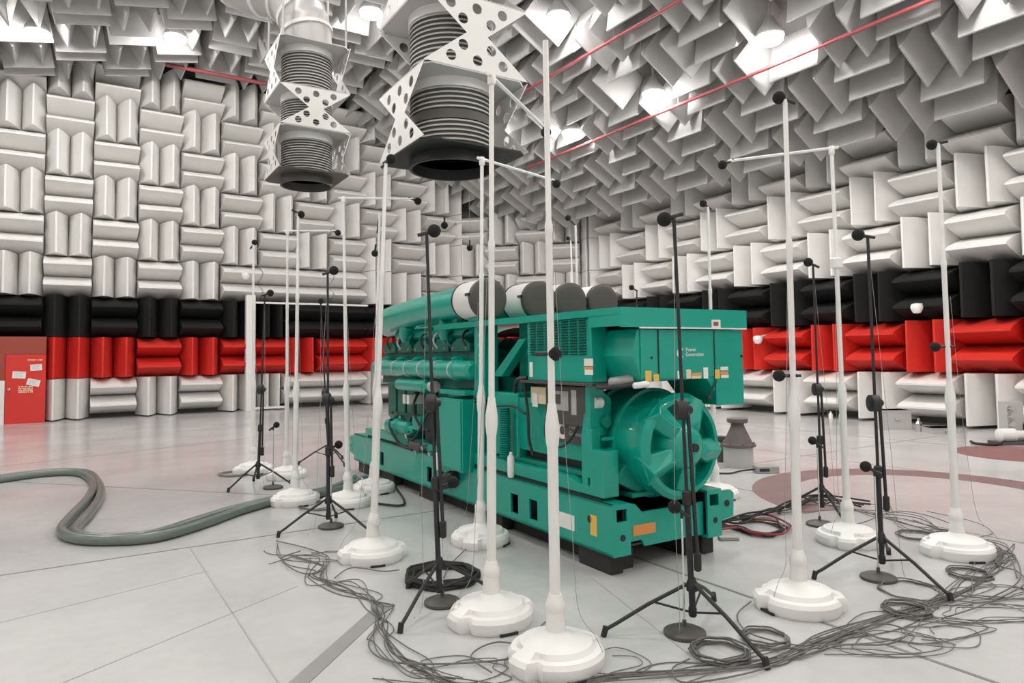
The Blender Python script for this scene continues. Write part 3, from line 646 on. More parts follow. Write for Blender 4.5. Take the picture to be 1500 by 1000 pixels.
# ------------------------------------------------------------------ hanging exhaust ducts
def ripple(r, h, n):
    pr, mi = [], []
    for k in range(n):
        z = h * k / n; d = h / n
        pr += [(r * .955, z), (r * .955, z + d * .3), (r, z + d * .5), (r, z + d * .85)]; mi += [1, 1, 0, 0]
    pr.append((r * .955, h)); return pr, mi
def duct(label, base, rz, a, h, nsec, rh, z_ceil, first, rods):
    # a: plate side, h: section height, base: centre of the lowest plate
    D = thing('exhaust_duct', label, 'duct', base, rz, 'hanging exhaust ducts')
    ca = a / 2; hl = h
    sk = MB(); sk.lathe([(rh * .98, 0), (rh * 1.0, -.13), (rh * .93, -.13), (rh * .90, 0)], 36); sk.obj('skirt', BLACK if first else DKGREY, D)
    for k in range(nsec + 1):
        z = sum(hl[:k]); h = hl[min(k, nsec - 1)]
        m = (mat('near_black_plate', (.012, .011, .011), .6) if first else DKGREY) if k == 0 else LGREY  # lowest plate of the first duct is near black
        pm = MB(); n = 36
        # square plate with a round opening
        vs = []; 
        for zz in (z, z + .02):
            for q in range(n):
                an = 2 * math.pi * q / n; c, s_ = math.cos(an), math.sin(an); e = ca / max(abs(c), abs(s_)); vs += [(c * rh * .9, s_ * rh * .9, zz), (c * e, s_ * e, zz)]
        fs = []
        for q in range(n):
            i, j, o = 2 * q, 2 * ((q + 1) % n), 2 * n
            fs += [(i, j, j + 1, i + 1), (i + o, i + 1 + o, j + 1 + o, j + o), (i + 1, j + 1, j + 1 + o, i + 1 + o), (i, i + o, j + o, j)]
        pm.add(vs, fs); pm.obj('square_plate', m, D, smooth=False)
        if k < nsec:
            MB().lathe([(rh, z + h - .11), (rh * 1.0, z + h)], 36).obj('collar', WHITEM, D)
            if k % 2 == 0 or not first:
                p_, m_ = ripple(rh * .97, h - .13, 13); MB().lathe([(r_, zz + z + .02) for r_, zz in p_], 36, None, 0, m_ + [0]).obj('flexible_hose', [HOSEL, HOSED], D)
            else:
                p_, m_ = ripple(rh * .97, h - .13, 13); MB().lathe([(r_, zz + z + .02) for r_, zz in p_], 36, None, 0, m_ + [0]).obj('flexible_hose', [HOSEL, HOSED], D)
            if k == 0 and first: MB().lathe([(rh * .985, z + h * .42), (rh * .985, z + h * .54)], 36).obj('band', DKGREY, D)
            # hourglass braces with punched holes, alternating faces
            for sgn in (-1, 1):
                br = brace(a, h, .10 * a); M = Matrix.Translation((0, 0, z + .02)) @ Matrix.Rotation(R(90 if k % 2 == 0 else 0), 4, 'Z') @ Matrix.Translation((0, sgn * (ca - .0), 0))
                put('perforated_brace', br, D, M)
    zt = sum(hl)
    if rods:
        for sx in (-1, 1):
            for sy in (-1, 1): MB().cyl((sx * ca * .9, sy * ca * .9, zt), (sx * ca * .9, sy * ca * .9, z_ceil - base.z - .15), .018, 8).obj('suspension_rod', LGREY, D)
    top = z_ceil - base.z - (.01 if first else .2)
    if first: MB().lathe([(rh * .92, zt + .02), (rh * .92, top)], 32).obj('riser_pipe', GREYM, D)
    else:
        pts = spline([(0, 0, zt + .02), (0, 0, zt + .35), (-.10, .12, zt + .75), (-.35, .42, zt + 1.1), (-.75, .9, zt + 1.3), (-.95, 1.15, zt + 1.6), (-1.0, 1.2, zt + 2.2), (-1.0, 1.2, top)], 6)
        MB().tube(pts, rh * .95, 28).obj('elbow_pipe', LGREY, D)
        for i in (6, 11, 16, 21, 27): MB().tube([pts[i] + (pts[i] - pts[i + 1]).normalized() * .03, pts[i] + (pts[i + 1] - pts[i]).normalized() * .03], rh * 1.02, 28).obj('pipe_ring', WHITEM, D)
    return D
BR = {}
def brace(a, h, neck):
    key = (round(a, 3), round(h, 3))
    if key in BR: return BR[key]
    hw, n_ = a / 2, neck; hh = h - .02
    poly = [(-hw, 0), (hw, 0), (n_, hh / 2), (hw, hh), (-hw, hh), (-n_, hh / 2)]
    bm = bmesh.new()
    # plate sampled as a fine grid with round holes knocked out by dropping a ring: holes are real openings
    holes = [(x, z) for z, xs in ((.14, (-.5, 0, .5)), (.32, (-.27, .27)), (.68, (-.27, .27)), (.86, (-.5, 0, .5))) for x in xs]
    ctr = [(x * hw, z * hh) for x, z in holes]; rr = .047 * a
    curve = bpy.data.curves.new('b', 'CURVE'); curve.dimensions = '2D'; curve.fill_mode = 'BOTH'; curve.extrude = .004
    sp = curve.splines.new('POLY'); sp.points.add(len(poly) - 1); sp.use_cyclic_u = True
    for i, (x, z) in enumerate(poly): sp.points[i].co = (x, z, 0, 1)
    for cx, cz in ctr:
        sp = curve.splines.new('POLY'); sp.points.add(13); sp.use_cyclic_u = True
        for i in range(14): sp.points[i].co = (cx + rr * math.cos(-2 * math.pi * i / 14), cz + rr * math.sin(-2 * math.pi * i / 14), 0, 1)
    to = bpy.data.objects.new('b', curve); C.objects.link(to); bpy.context.view_layer.update()
    me = bpy.data.meshes.new_from_object(to.evaluated_get(bpy.context.evaluated_depsgraph_get())); bpy.data.objects.remove(to); bm.free()
    me.transform(Matrix.Rotation(R(90), 4, 'X')); me.materials.clear(); me.materials.append(WHITEM); BR[key] = me; return me
def duct_base(px_near, py_near, depth, a):
    d = ray(px_near, py_near); p = EYEP + d * (depth / d.y); back = Matrix.Rotation(GANG, 3, 'Z') @ Vector((0, 1, 0)); return p + back * a / 2
d1 = duct_base(701, 213, 7.8, 1.36)
duct('large exhaust duct hanging over the generator with a black square plate at its mouth', d1, GANG, 1.36, [.85, .87, .87, .87, .87], 5, .525, ceil_base(toroom(d1).x), True, False)
d2 = duct_base(463, 250, 10.6, 1.10)
duct('exhaust duct of stacked hoses hung on rods, grey plate at its mouth', d2, GANG, 1.10, [.66, .64, .76], 3, .41, ceil_base(toroom(d2).x), False, True)

# ------------------------------------------------------------------ microphone stands
MICS = 0
def mic(label, P, toward, r=.045, group='black foam ball microphones'):
    # foam ball on a short body that reaches back to the clip
    d = Vector(toward); d.normalize()
    M_ = thing('microphone', label, 'microphone', P, 0, group)
    MB().sphere((0, 0, 0), r, 14, 9).obj('windscreen', FOAM, M_)
    MB().cyl(d * r * .8, d * (r + .075), .013, 8).obj('body', BLACK, M_)
    return M_
BASEP = [(.0, .0), ]
def stand_base_mesh():
    mb = MB(); n = 40
    prof = [(.255, 0), (.270, .025), (.272, .075), (.255, .10), (.225, .108), (.205, .135), (.13, .155), (.075, .17), (.058, .19), (.050, .30)]
    vs = []
    for j, (r, z) in enumerate(prof):
        for k in range(n):
            a = 2 * math.pi * k / n
            f = 1.0
            if j < 5:
                for c_ in (R(20), R(200)):
                    dd = abs((a - c_ + math.pi) % (2 * math.pi) - math.pi)
                    if dd < R(16): f = 1.10
                    elif dd < R(26): f = .90
            vs.append((r * f * math.cos(a), r * f * math.sin(a), z))
    fs = [tuple(range(n - 1, -1, -1)), tuple((len(prof) - 1) * n + k for k in range(n))]
    for j in range(len(prof) - 1):
        for k in range(n): fs.append((j * n + k, j * n + (k + 1) % n, (j + 1) * n + (k + 1) % n, (j + 1) * n + k))
    mb.add(vs, fs); return mb.mesh('stand_base', WHITEP)
SBASE = stand_base_mesh()
NOTCH = MB().box(-.06, .06, -.272, -.24, .002, .018).mesh('base_notch', BLACK, False)
COLLAR = MB().lathe([(.050, 0), (.056, .01), (.056, .05), (.046, .07), (.036, .1)], 18).mesh('collar', WHITEP)
KNOB = MB().lathe([(.018, 0), (.018, .04), (.03, .045), (.03, .065), (.001, .07)], 10).mesh('knob', WHITEP)
SG = 'white pole stands ringed round the generator'
def white_stand(label, bx, by, tx, ty, rz=0., arm=None, top_mic=None, mids=(), clamp=None):
    """base centre pixel, pole top pixel; arm = pixel of the crossarm's end; top_mic = pixel of a mic clipped at the top"""
    P = flo(bx, by); T = atdist(tx, ty, P); St = thing('pole_stand', label, 'stand', P, 0, SG)
    b = put('base', SBASE, St, Matrix.Rotation(rz, 4, 'Z')); put('rim_notch', NOTCH, b, Matrix.Rotation(R(15), 4, 'Z')); put('rim_notch', NOTCH, b, Matrix.Rotation(R(140), 4, 'Z'))
    d = T - P; L = d.length
    sg = random.choice((-1, 1)); MB().tube(spline([d * .62 + Vector((.03 * sg, -.02, 0)), d * .4 + Vector((.06 * sg, -.03, 0)), d * .2 + Vector((.10 * sg, -.05, 0)), Vector((.12 * sg, -.10, .34)), Vector((.20 * sg, -.16, .22)), Vector((.24 * sg, -.19, .14))], 6), .0018, 5).obj('lead', LEAD, St)
    def at(z): return d * (z / L)
    q = Matrix.Translation(at(.29)) @ d.to_track_quat('Z', 'Y').to_matrix().to_4x4()
    put('collar', COLLAR, St, q)
    MB().lath(at(.28), d, [(.031, 0), (.031, .92), (.036, .95), (.041, 1.0), (.041, 1.06), (.030, 1.13), (.024, 1.18)], 16).obj('lower_pole', WHITEP, St)
    MB().lath(at(1.44), d, [(.021, 0), (.021, 1.0), (.024, 1.01), (.024, 1.05), (.017, 1.08), (.017, L - 1.44)], 14).obj('upper_pole', WHITEP, St)
    0 and put('knob', KNOB, St, Matrix.Translation(at(.36) + Vector((.05, 0, 0))) @ Matrix.Rotation(R(90), 4, 'Y'))
    tail = label.split(' ', 1)[1] if False else None
    if arm:
        E = onplane(arm[0], arm[1], T, Vector((0, 0, 1))) - P
        MB().tube([d + (d - E).normalized() * .06, E], .014, 10).obj('crossarm', WHITEP, St); MB().lath(d - Vector((0, 0, .06)), d + Vector((0, 0, .02)), [(.024, 0), (.027, .01), (.027, .07), (.02, .08)], 12).obj('elbow', WHITEP, St)
        if top_mic:
            back = (d - E).normalized(); mp = P + E - back * .05 + Vector((0, 0, -.03)); mic(top_mic, mp, back + Vector((0, 0, .35)))
    elif top_mic:
        lab, mx, my = top_mic; Q = atdist(mx, my, P); mic(lab, Q, T - Q if (T - Q).length > .01 else (0, 0, -1))
        MB().tube([d - Vector((0, 0, .05)), d, Q + (T - Q) * .5 - P], .012, 8).obj('clip', BLACK, St)
    if clamp: MB().lath(d * (atdist(tx, clamp, P).z / d.z) - d.normalized() * .05, d, [(.03, 0), (.052, .01), (.052, .09), (.03, .1)], 14).obj('clamp', WHITEP, St)
    for lab, mx, my in mids:
        Q = atdist(mx, my, P); Z = P + at((Q.z) * L / d.z); mic(lab, Q, Z - Q, .042); MB().tube([Q - P + (Z - Q) * .55, Z - P, Z - P + (Z - Q) * .6], .010, 8).obj('side_clip', BLACK, St)
    return St
white_stand('tall white pole stand with bare tip, in front of the louvred side of the generator', 815, 972, 799, 60, .3, mids=[('small black microphone clipped halfway up the pole before the louvres', 813, 518)])
white_stand('white pole stand whose crossarm reaches over the black square duct plate', 720, 910, 720, 112, .2, arm=(797, 186), top_mic='black ball microphone on the crossarm end nearest the large duct')
white_stand('white pole stand with crossarm beside the flat green junction box', 704, 795, 706, 233, .9, arm=(811, 264), top_mic='black ball microphone on the crossarm under the large duct')
white_stand('white pole stand before the hose end of the skid, black microphone at its tip', 546, 818, 565, 240, .1, top_mic=('black ball microphone on the pole tip beside the large duct mouth', 573, 233))
white_stand('white pole stand by the skid end with the hose at its base', 547, 720, 556, 312, .5, top_mic=('black ball microphone on the tip of the pole by the hose end', 549, 371))
white_stand('white pole stand with a level crossarm, behind the low microphone', 510, 740, 503, 290, 0, arm=(606, 291), top_mic='black ball microphone on the level crossarm under the grey mouthed duct')
white_stand('straight white pole stand beside the black tripod next to the hose', 432, 737, 437, 312, .4, top_mic=('black ball microphone on the pole tip under the grey mouthed duct', 441, 314))
white_stand('slim white pole stand with crossarm, half hidden behind a second base', 420, 700, 421, 338, .4, arm=(490, 338), top_mic='black ball microphone on the crossarm of the half hidden stand')
white_stand('white pole stand directly in front of the white post', 371, 692, 371, 358, .4, top_mic=('black ball microphone above the white post', 373, 355))
white_stand('white pole stand beside the terminal box, standing on a notched base, microphone at its tip', 1171, 890, 1150, 146, 2.6, top_mic=('black ball microphone on the pole tip beside the red pipe', 1141, 143), mids=[('small black microphone clipped low on the pole before the red wedges', 1141, 550)])
white_stand('white pole stand whose crossarm reaches back toward the terminal box', 1243, 795, 1218, 217, .7, clamp=386, arm=(1066, 236), top_mic='black ball microphone on the crossarm against the sloped ceiling')
white_stand('white pole stand amid coiled cables at the end of the ring', 1403, 812, 1374, 210, -.3, top_mic=('black ball microphone on the pole tip under the right wall top', 1365, 212), mids=[('small black microphone clipped to the pole amid the coils', 1370, 508)])
white_stand('white pole stand rising behind the right skid lug', 1048, 728, 1037, 303, .2, top_mic=('black ball microphone on the pole tip behind the terminal box', 1030, 298))
# two more rise from the far side of the generator
for lab, x, y, tx, ty, ml, mx, my in (('white pole stand behind the air filters with a bent tip', 846, 640, 836, 352, 'lower black microphone behind the air filters', 832, 349), ('taller white pole stand behind the air filters', 852, 690, 843, 330, 'upper black microphone behind the air filters', 832, 319)):
    white_stand(lab, x, y, tx, ty, 0, top_mic=(ml, mx, my))

# black tripods with a boom folded down beside the tube
TG = 'black tripod microphone stands'
def tripod(label, feet, tx, ty, mxy, miclab, clutch_y, boom_y):
    F = [flo(*f) for f in feet]
    if len(F) == 2:
        m = (F[0] + F[1]) / 2; e = F[1] - F[0]; nrm = Vector((-e.y, e.x, 0)).normalized()
        if nrm.y < 0: nrm = -nrm
        cen = m + nrm * e.length * .29; F.append(cen + nrm * e.length * .57)
    else: cen = sum(F, Vector()) / 3
    cen.z = 0; T = atdist(tx, ty, cen); St = thing('tripod_stand', label, 'stand', cen, 0, TG); d = T - cen
    def atz(z): return d * (z / d.z)
    MB().lath((0, 0, .10), (0, 0, .34), [(.02, 0), (.026, .01), (.026, .05), (.019, .07), (.019, .15), (.036, .16), (.036, .20), (.02, .24)], 14).obj('hub', BLACK, St)
    for f in F:
        v = f - cen; out = v.normalized()
        lg = MB().tube([out * .03 + Vector((0, 0, .30)), v * .5 + Vector((0, 0, .185)), v * .86 + Vector((0, 0, .075)), v * .95 + Vector((0, 0, .05)), v + Vector((0, 0, .014))], .0125, 8).obj('leg', BLACK, St)
        MB().tube([out * .02 + Vector((0, 0, .13)), v * .42 + Vector((0, 0, .195))], .007, 6).obj('brace', BLACK, lg)
        MB().cyl(v + Vector((0, 0, .0)), v * .97 + Vector((0, 0, .06)), .019, 8).obj('rubber_foot', RUBBER, lg)
    z_c = atdist(tx, clutch_y, cen).z
    sg = random.choice((-1, 1)); MB().tube(spline([d * .98, d * .6 + Vector((.05 * sg, -.03, 0)), d * .3 + Vector((.09 * sg, -.05, 0)), Vector((.10 * sg, -.08, .18)), Vector((.12 * sg, -.12, .004)), Vector((.15 * sg, -.2, .004))], 6), .0018, 5).obj('lead', LEAD, St)
    MB().tube([Vector((0, 0, .12)), atz(z_c * .6)], .019, 10).obj('lower_tube', BLACK, St)
    MB().tube([atz(z_c * .6), d], .0115, 10).obj('upper_tube', BLACK, St)
    MB().lath(atz(z_c * .6 - .05), d, [(.02, 0), (.03, .01), (.03, .09), (.02, .1)], 12).obj('grip', RUBBER, St)
    cx = Vector((.03, -.01, 0)); c0 = atz(z_c)
    MB().lath(c0 + Vector((-.03, 0, 0)), c0 + Vector((1, 0, 0)), [(.04, -.02), (.066, -.01), (.066, .05), (.04, .06), (.02, .09)], 14).obj('boom_clutch', BLACK, St)
    zb = atdist(tx, boom_y, cen).z; e0 = atz(zb) + cx * 1.5
    MB().tube([c0 + cx, e0], .013, 8).obj('boom', BLACK, St); MB().lath(e0, e0 + Vector((0, 0, .2)), [(.012, -.06), (.024, -.05), (.024, .05), (.012, .06)], 12).obj('counterweight', RUBBER, St)
    Q = atdist(*mxy, cen); mic(miclab, Q, (T - Q) + Vector((0, 0, .005)), .048)
    MB().tube([d, d + (Q - T) * .5], .012, 8).obj('clip', BLACK, St)
    return St
tripod('black tripod stand in front of the pump side, amid a dark cable coil', [(586, 927), (746, 884)], 625, 342, (636, 338), 'large black ball microphone on the tripod before the green pipes', 590, 775)
tripod('black tripod stand in front of the round alternator end', [(884, 932), (1124, 980), (1046, 880)], 987, 318, (973, 321), 'black ball microphone on the tripod before the terminal box', 600, 820)
tripod('black tripod stand between the coiled cable and the level cable bundle', [(1192, 848), (1394, 882), (1302, 812)], 1271, 347, (1257, 344), 'black ball microphone on the tripod standing in the coils', 590, 735)
tripod('black tripod stand on the ring inlay behind a white base', [(1141, 752), (1239, 772)], 1191, 388, (1184, 384), 'black ball microphone on the tripod over the ring inlay', 570, 690)
tripod('black tripod stand next to the hose, ahead of a white base', [(407, 787), (541, 782)], 480, 400, (489, 396), 'black ball microphone on the tripod next to the hose', 585, 690)
tripod('black tripod stand in front of the white post bay', [(334, 721), (427, 712)], 388, 432, (396, 429), 'black ball microphone on the tripod before the white post', 570, 660)
tripod('black tripod stand close to the red wedges of the bay', [(437, 681), (505, 683)], 470, 446, (470, 441), 'black ball microphone on the tripod close to the red bay wedges', 575, 650)
tripod('black tripod stand hidden behind the generator top', [(905, 668), (965, 664)], 933, 426, (925, 421), 'black ball microphone seen over the top frame', 560, 620)

# low microphones on round cast bases
LG = 'low microphones on round bases'
DISC = MB().lathe([(.125, 0), (.13, .008), (.128, .022), (.10, .036), (.03, .046), (.014, .05), (.012, .09)], 28).mesh('round_base', DKGREY)
def low_stand(label, bx, by, mx, my, ml):
    P = flo(bx, by); St = thing('low_stand', label, 'stand', P, 0, LG); put('round_base', DISC, St, Matrix.Identity(4))
    Q = atdist(mx, my, P); tip = Vector((0, 0, Q.z - .03))
    MB().tube([(0, 0, .08), tip], .0065, 8).obj('rod', CHROME, St); MB().tube([tip - Vector((0, 0, .04)), tip, (Q - P) * 1.0 + (tip - (Q - P)) * .6], .010, 8).obj('clip', BLACK, St)
    mic(ml, Q, (P + tip - Q) if (P + tip - Q).length > .02 else (0, 0, -1), .042)
low_stand('low stand on a round dark base before the alternator end', 1003, 929, 988, 742, 'low black microphone before the alternator end')
low_stand('low stand on a round dark base beside the ringed cables', 1287, 848, 1268, 683, 'low black microphone beside the tripod amid coils')
low_stand('low stand on a round dark base at the edge of the ring inlay', 1201, 769, 1190, 645, 'low black microphone over the ring inlay')
low_stand('low stand on a round dark base beside the dark cable coil', 648, 884, 664, 706, 'low black microphone before the green junction box')
low_stand('low stand on a round dark base next to the grey hose', 485, 772, 496, 651, 'low black microphone beside the skid end')
low_stand('low stand on a round dark base in front of the white post', 400, 715, 405, 622, 'low black microphone in front of the white post')
# microphones hung on fine wires from the ceiling
for lab, x, y, depth in (('black ball microphone hung on a fine wire above the green duct', 651, 330, 9.5), ('black ball microphone hung on a fine wire beside the corner wedges', 688, 363, 11.0)):
    d = ray(x, y); P = EYEP + d * (depth / d.y); m_ = mic(lab, P, (0, 0, 1), .05)
    MB().tube([(0, 0, .1), (0, 0, ceil_base(toroom(P).x) - P.z - .03)], .0025, 5).obj('wire', GREYM, m_)

# ------------------------------------------------------------------ hoses and cables on the floor
def ground(pts, z): return [Vector((*flo(x, y, z)[:2], z)) for x, y in pts]
HP = [(-70, 712), (0, 702), (70, 693), (118, 693), (136, 708), (130, 728), (105, 755), (90, 776), (110, 788), (160, 791), (230, 786), (300, 766), (350, 748), (400, 734), (440, 728), (500, 716), (528, 704)]
base = ground(HP, .05)
for k, lab in ((0, 'thick grey green hose lying in a loop on the floor'), (1, 'second thick grey green hose beside the first, nearer the wall')):
    pts = []
    for i, p in enumerate(base):
        tg = (base[min(i + 1, len(base) - 1)] - base[max(i - 1, 0)]).normalized(); sd = Vector((-tg.y, tg.x, 0))
        wob = .0 if k == 0 else .11 + (.05 * math.sin(i * 1.3))
        pts.append(p + sd * wob)
    h_ = thing('floor_hose', lab, 'hose', (0, 0, 0), 0, 'pair of hoses on the floor'); MB().tube(spline(pts, 6), .05, 12).obj('hose', HOSEG, h_)
    e = pts[-1]; dv = (pts[-1] - pts[-2]).normalized()
    MB().lath(e - dv * .04, e + dv, [(.05, 0), (.062, .01), (.062, .10), (.05, .11), (.055, .2), (.04, .22)], 14).obj('coupling', CHROME, h_)
CG = 'thin dark cables lying across the floor'
def cable(pts, r=.0036, m=CABLE, lab='thin dark cable lying loose on the floor in the ring of cables', name='floor_cable', grp=CG):
    o = MB().tube(spline(pts, 7), r, 6).obj(name, m); return tag(o, lab, 'cable', grp)
def coil(px, py, rad, turns, lab, r=.0055, m=CABLE):
    c = flo(px, py); pts = []; n = 26
    for i in range(int(turns * n)):
        a = 2 * math.pi * i / n; q = rad * (1 + .10 * math.sin(i * .31) + .05 * math.sin(i * 1.7)); z = .008 + .010 * (i // n) * .8
        pts.append(c + Vector((q * math.cos(a), q * math.sin(a), z)))
    o = MB().tube(pts, r, 6).obj('cable_coil', m); return tag(o, lab, 'cable', 'coiled cables')
coil(1055, 960, .155, 6, 'round coil of dark cable nearest the alternator end stand'); coil(1121, 938, .13, 4, 'smaller round coil of dark cable behind the first coil')
coil(1328, 897, .135, 5, 'flat round coil of dark cable near a tripod foot'); coil(1420, 843, .14, 4, 'round coil of dark cable against a white base')
coil(648, 848, .26, 7, 'heavy dark coil of cable under the tripod legs', .012, RUBBER); coil(1345, 786, .17, 3, 'thin coil of cable behind the white base'); coil(1330, 866, .2, 2, 'loose loop of cable beside a round base')
coil(470, 742, .22, 3, 'dark coil of cable behind the tripod by the hose'); coil(345, 695, .22, 3, 'dark coil of cable beside the far white base')
# strands running round the ring of stands
left_run = [(405, 800), (415, 818), (470, 830), (465, 850), (500, 866), (545, 880), (560, 900), (562, 925), (575, 955), (610, 980), (650, 1000), (700, 1015)]
for k in range(9):
    j = 5 + k * 3.0
    cable([Vector((*flo(x + random.uniform(-j, j), y + random.uniform(-j, j) * .6)[:2], .006 + .006 * (k % 3))) for x, y in left_run[(k % 3):]])
right_run = [(690, 1020), (780, 1010), (880, 993), (1000, 985), (1120, 972), (1200, 945), (1290, 915), (1370, 885), (1425, 858), (1455, 835), (1468, 815), (1440, 800), (1390, 785), (1330, 768), (1270, 752), (1215, 738), (1150, 742)]
for k in range(12):
    j = 5 + k * 3.0; n0 = k % 5
    cable([Vector((*flo(x + random.uniform(-j, j), y + random.uniform(-j, j) * .6)[:2], .006 + .006 * (k % 3))) for x, y in right_run[n0:len(right_run) - (k % 4)]])
loops = [[(1490, 850), (1480, 820), (1455, 800), (1462, 830), (1490, 840), (1500, 860), (1440, 890), (1380, 910)], [(1170, 968), (1230, 950), (1300, 948), (1330, 930), (1290, 918), (1230, 935), (1200, 955)], [(1010, 970), (985, 985), (1005, 1005), (1100, 990), (1180, 960)], [(560, 915), (540, 950), (580, 975), (700, 975), (790, 960), (730, 945), (690, 965), (720, 990)],
         [(690, 800), (660, 830), (650, 850)], [(405, 795), (450, 806), (482, 820), (470, 840), (440, 842), (412, 822), (440, 810)], [(490, 850), (515, 835), (560, 840), (585, 838)], [(1100, 885), (1080, 905), (1095, 930), (1140, 945)], [(1290, 858), (1320, 850), (1370, 862), (1400, 875), (1440, 880)], [(1420, 790), (1475, 805), (1495, 850), (1450, 880)], [(770, 1000), (830, 940), (800, 915), (770, 960)]]
for k, lp_ in enumerate(loops): cable([Vector((*flo(x, y)[:2], .02)) for x, y in lp_], .005)
for cx_, cy_, n_ in ((1250, 945, 3), (1400, 900, 4), (1430, 870, 3), (1350, 930, 3), (640, 985, 2), (820, 975, 2), (470, 815, 2)):
    for k in range(n_):
        a0 = random.uniform(0, 6.28); pts = []
        for i in range(10):
            a = a0 + i * .75; rr_ = random.uniform(.12, .26)
            q = flo(cx_, cy_); pts.append(Vector((q.x + rr_ * 1.5 * math.cos(a) + .03 * i, q.y + rr_ * .8 * math.sin(a), .006 + .004 * (i % 3))))
        cable(pts, .003)
# cables coming out from under the skid
for k in range(11):
    u = random.uniform
    if k < 6: c0 = [(1058, 766 + k * 3), (1075 + u(0, 10), 778 + u(-4, 6)), (1105 + u(-8, 20), 790 + u(-6, 5)), (1142 + u(-8, 12), 786 + u(-8, 6)), (1150 + u(-10, 8), 772 + u(-6, 6)), (1125 + u(-10, 10), 762 + u(-5, 5)), (1090 + u(-8, 8), 764 + u(-4, 4))]
    else: c0 = [(1058, 764 + k), (1090 + u(-5, 8), 770 + u(-8, 5)), (1120 + u(-5, 10), 758 + u(-5, 8)), (1160 + u(-5, 8), 746 + u(-4, 5)), (1200, 735 + u(-4, 6)), (1250 + u(0, 30), 745 + u(-2, 8))]
    red = k in (2, 5)
    cable([Vector((*flo(x, y)[:2], .010 + .006 * k)) for x, y in c0], .010 if k % 3 else .007, CABLER if red else RUBBER, ('dark red' if red else 'black') + ' power cable bundled beside the skid corner', 'power_cable', 'power cables bundled beside the skid')
cable([Vector((*flo(x, y)[:2], .02)) for x, y in [(525, 735), (590, 742), (580, 715), (575, 700)]], .014, RUBBER, 'short black hose trailing under the skid end', 'power_cable', None)
bp = flo(1095, 790)
tag(MB().box(-.09, .09, -.05, .05, 0, .035).obj('connector_box', GREYM, None, smooth=False, bevel=.008), 'small grey connector box on the floor at the skid corner', 'box').location = (flo(1067, 790)[0], flo(1067, 790)[1], 0)

# ------------------------------------------------------------------ things standing by the right wall
v = thing('vent_stack', 'squat brown vent stack with flared cap on a pale drum', 'vent', flo(1082, 683))
MB().lathe([(.215, 0), (.22, .02), (.215, .30), (.20, .31)], 28).obj('drum', LGREY, v)
MB().lathe([(.24, .30), (.26, .31), (.26, .345), (.2, .36)], 28).obj('flange', BROWN, v)
MB().lathe([(.215, .355), (.12, .56), (.095, .62), (.095, .68)], 28).obj('cone', BROWN, v); MB().lathe([(.14, .66), (.155, .67), (.155, .72), (.13, .73)], 28).obj('cap', BROWN, v)
for k in range(8): a = 2 * math.pi * k / 8; MB().cyl((.24 * math.cos(a), .24 * math.sin(a), .34), (.24 * math.cos(a), .24 * math.sin(a), .365), .014, 6).obj('bolt', DKGREY, v)
q = thing('junction_unit', 'flat grey connection unit with a cable lying by the vent stack', 'box', flo(1122, 692)); MB().box(-.16, .16, -.09, .09, 0, .10).obj('case', GREYM, q, smooth=False, bevel=.01); MB().box(-.12, .02, -.095, -.09, .03, .07).obj('socket', BLACK, q, smooth=False)
MB().tube(spline([(-.15, 0, .05), (-.35, .05, .02), (-.55, -.1, .015), (-.8, -.05, .015)], 6), .012, 8).obj('lead', RUBBER, q)
q = thing('floor_valve', 'small dark valve with a pale wheel behind the skid corner', 'valve', flo(1056, 676)); MB().lathe([(.08, 0), (.08, .2), (.05, .24), (.05, .34), (.09, .36), (.09, .40)], 16).obj('body', DKGREY, q); MB().lath((-.1, 0, .28), (.1, 0, .28), [(.05, 0), (.05, .22)], 14).obj('wheel', WHITEM, q)
# pump trolley at the far right, cut by the frame
q = thing('pump_unit', 'small chrome and black pump unit with hoses at the foot of the right wall', 'pump', flo(1490, 650)); 
MB().lath((-.35, 0, .16), (.15, 0, .16), [(.07, 0), (.12, .03), (.12, .3), (.08, .33), (.08, .5)], 18).obj('motor', WHITEM, q); MB().lathe([(.09, .05), (.13, .08), (.13, .34), (.09, .4)], 18, Matrix.Translation((.3, .05, 0))).obj('pump_head', BLACK, q)
MB().box(-.4, .5, -.2, .2, 0, .05).obj('bed_plate', DKGREY, q, smooth=False); MB().box(-.1, .2, .08, .3, .2, .75).obj('gauge_panel', LGREY, q, smooth=False)
MB().tube(spline([(-.3, -.1, .05), (-.55, -.25, .03), (-.8, -.1, .03), (-.7, .2, .03)], 6), .025, 8).obj('hose', RUBBER, q)
for z in (.35, .5, .65): MB().cyl((-.05, .0, z), (-.05, .12, z), .05, 12).obj('gauge', CHROME, q)
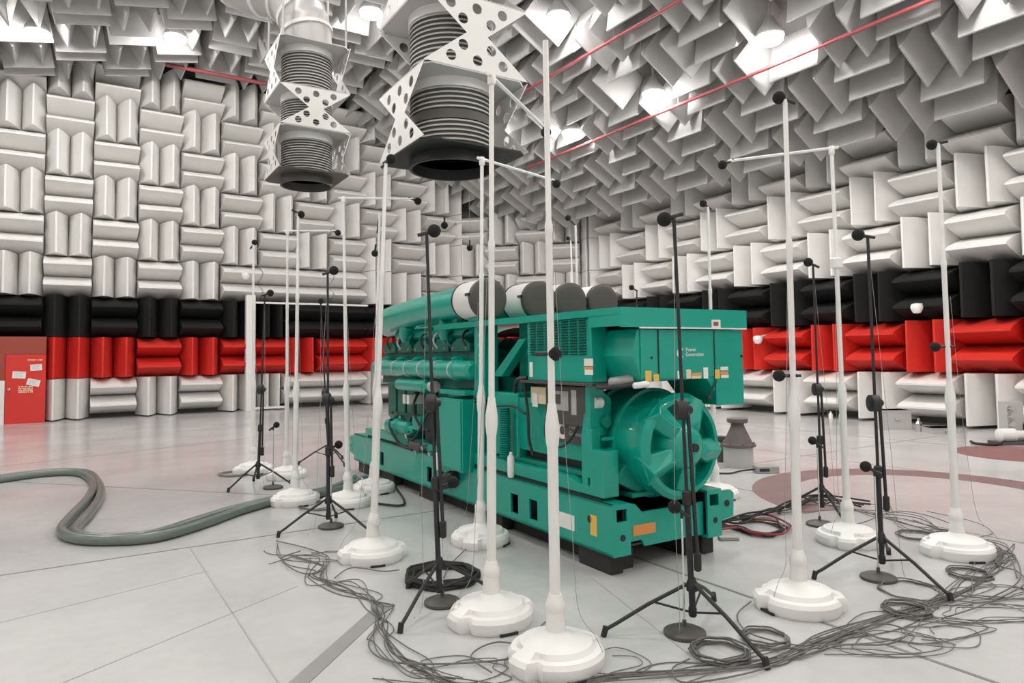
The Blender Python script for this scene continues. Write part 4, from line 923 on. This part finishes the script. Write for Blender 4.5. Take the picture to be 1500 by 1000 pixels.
# pieces of kit on the floor along the right wall
RWN = ROOM @ Vector((1, 0, 0))
for lab, x, y, sx, sz, m in (('pale equipment crate at the foot of the right wall wedges', 1308, 628, .6, .42, LGREY), ('low pale case on the floor beside the wedge feet', 1378, 634, .55, .12, LGREY), ('small metal flask beside the pale case', 1346, 632, .14, .28, CHROME), ('small white bottle standing before the dark wall gap', 1217, 613, .1, .18, WHITEP), ('second small white bottle leaning by the dark gap', 1232, 614, .1, .2, WHITEP)):
    P = flo(x, y); 
    if 'bottle' in lab or 'flask' in lab: o = MB().lathe([(sx * .5, 0), (sx * .5, sz * .6), (sx * .2, sz * .8), (sx * .2, sz)], 14).obj('flask' if 'flask' in lab else 'bottle', m)
    else:
        mb = MB().box(-sx / 2, sx / 2, -.2, .2, 0, sz); mb.box(-sx * .52, sx * .52, -.21, .21, sz * .9, sz); mb.box(-sx * .1, sx * .1, -.23, -.2, sz * .5, sz * .6); o = mb.obj('equipment_case', m, None, smooth=False)
    o.location = P; tag(o, lab, 'bottle' if 'bottle' in lab or 'flask' in lab else 'case')
# white wall cameras on brackets
for lab, x, y, wall_, sgn in (('white dome camera bracketed to the black wedges of the right wall', 1343, 451, 'R', 1), ('white dome camera bracketed to the red wedges beside the terminal box', 1110, 497, 'R', 1), ('white camera bracketed above the white post', 360, 404, 'L', 1)):
    nv = (ROOM @ Vector((1, 0, 0))) if wall_ == 'R' else (ROOM @ Vector((0, 1, 0))); dist = (DR if wall_ == 'R' else DL) - .12
    P = onplane(x, y, nv * dist, nv); q = thing('wall_camera', lab, 'camera', P, 0, 'white wall cameras')
    MB().lathe([(.001, -.13), (.08, -.11), (.12, -.03), (.13, .03), (.11, .09), (.03, .11)], 18).obj('dome', WHITEP, q); MB().tube([(0, 0, .05), nv * .4 + Vector((0, 0, .12)), nv * 1.1 + Vector((0, 0, .12))], .03, 8).obj('bracket', WHITEP, q)
sp = lamp_at(731, 191); q = thing('small_spotlight', 'small lit spotlight under the ceiling slope beside the duct', 'lamp', room(sp.x, sp.y, sp.z - .15))
MB().sphere((0, 0, 0), .11, 14, 8).obj('globe', SPOTL, q); MB().cyl((0, 0, .09), (0, 0, ceil_base(sp.x) - sp.z + .14), .02, 8).obj('stem', GREYM, q)
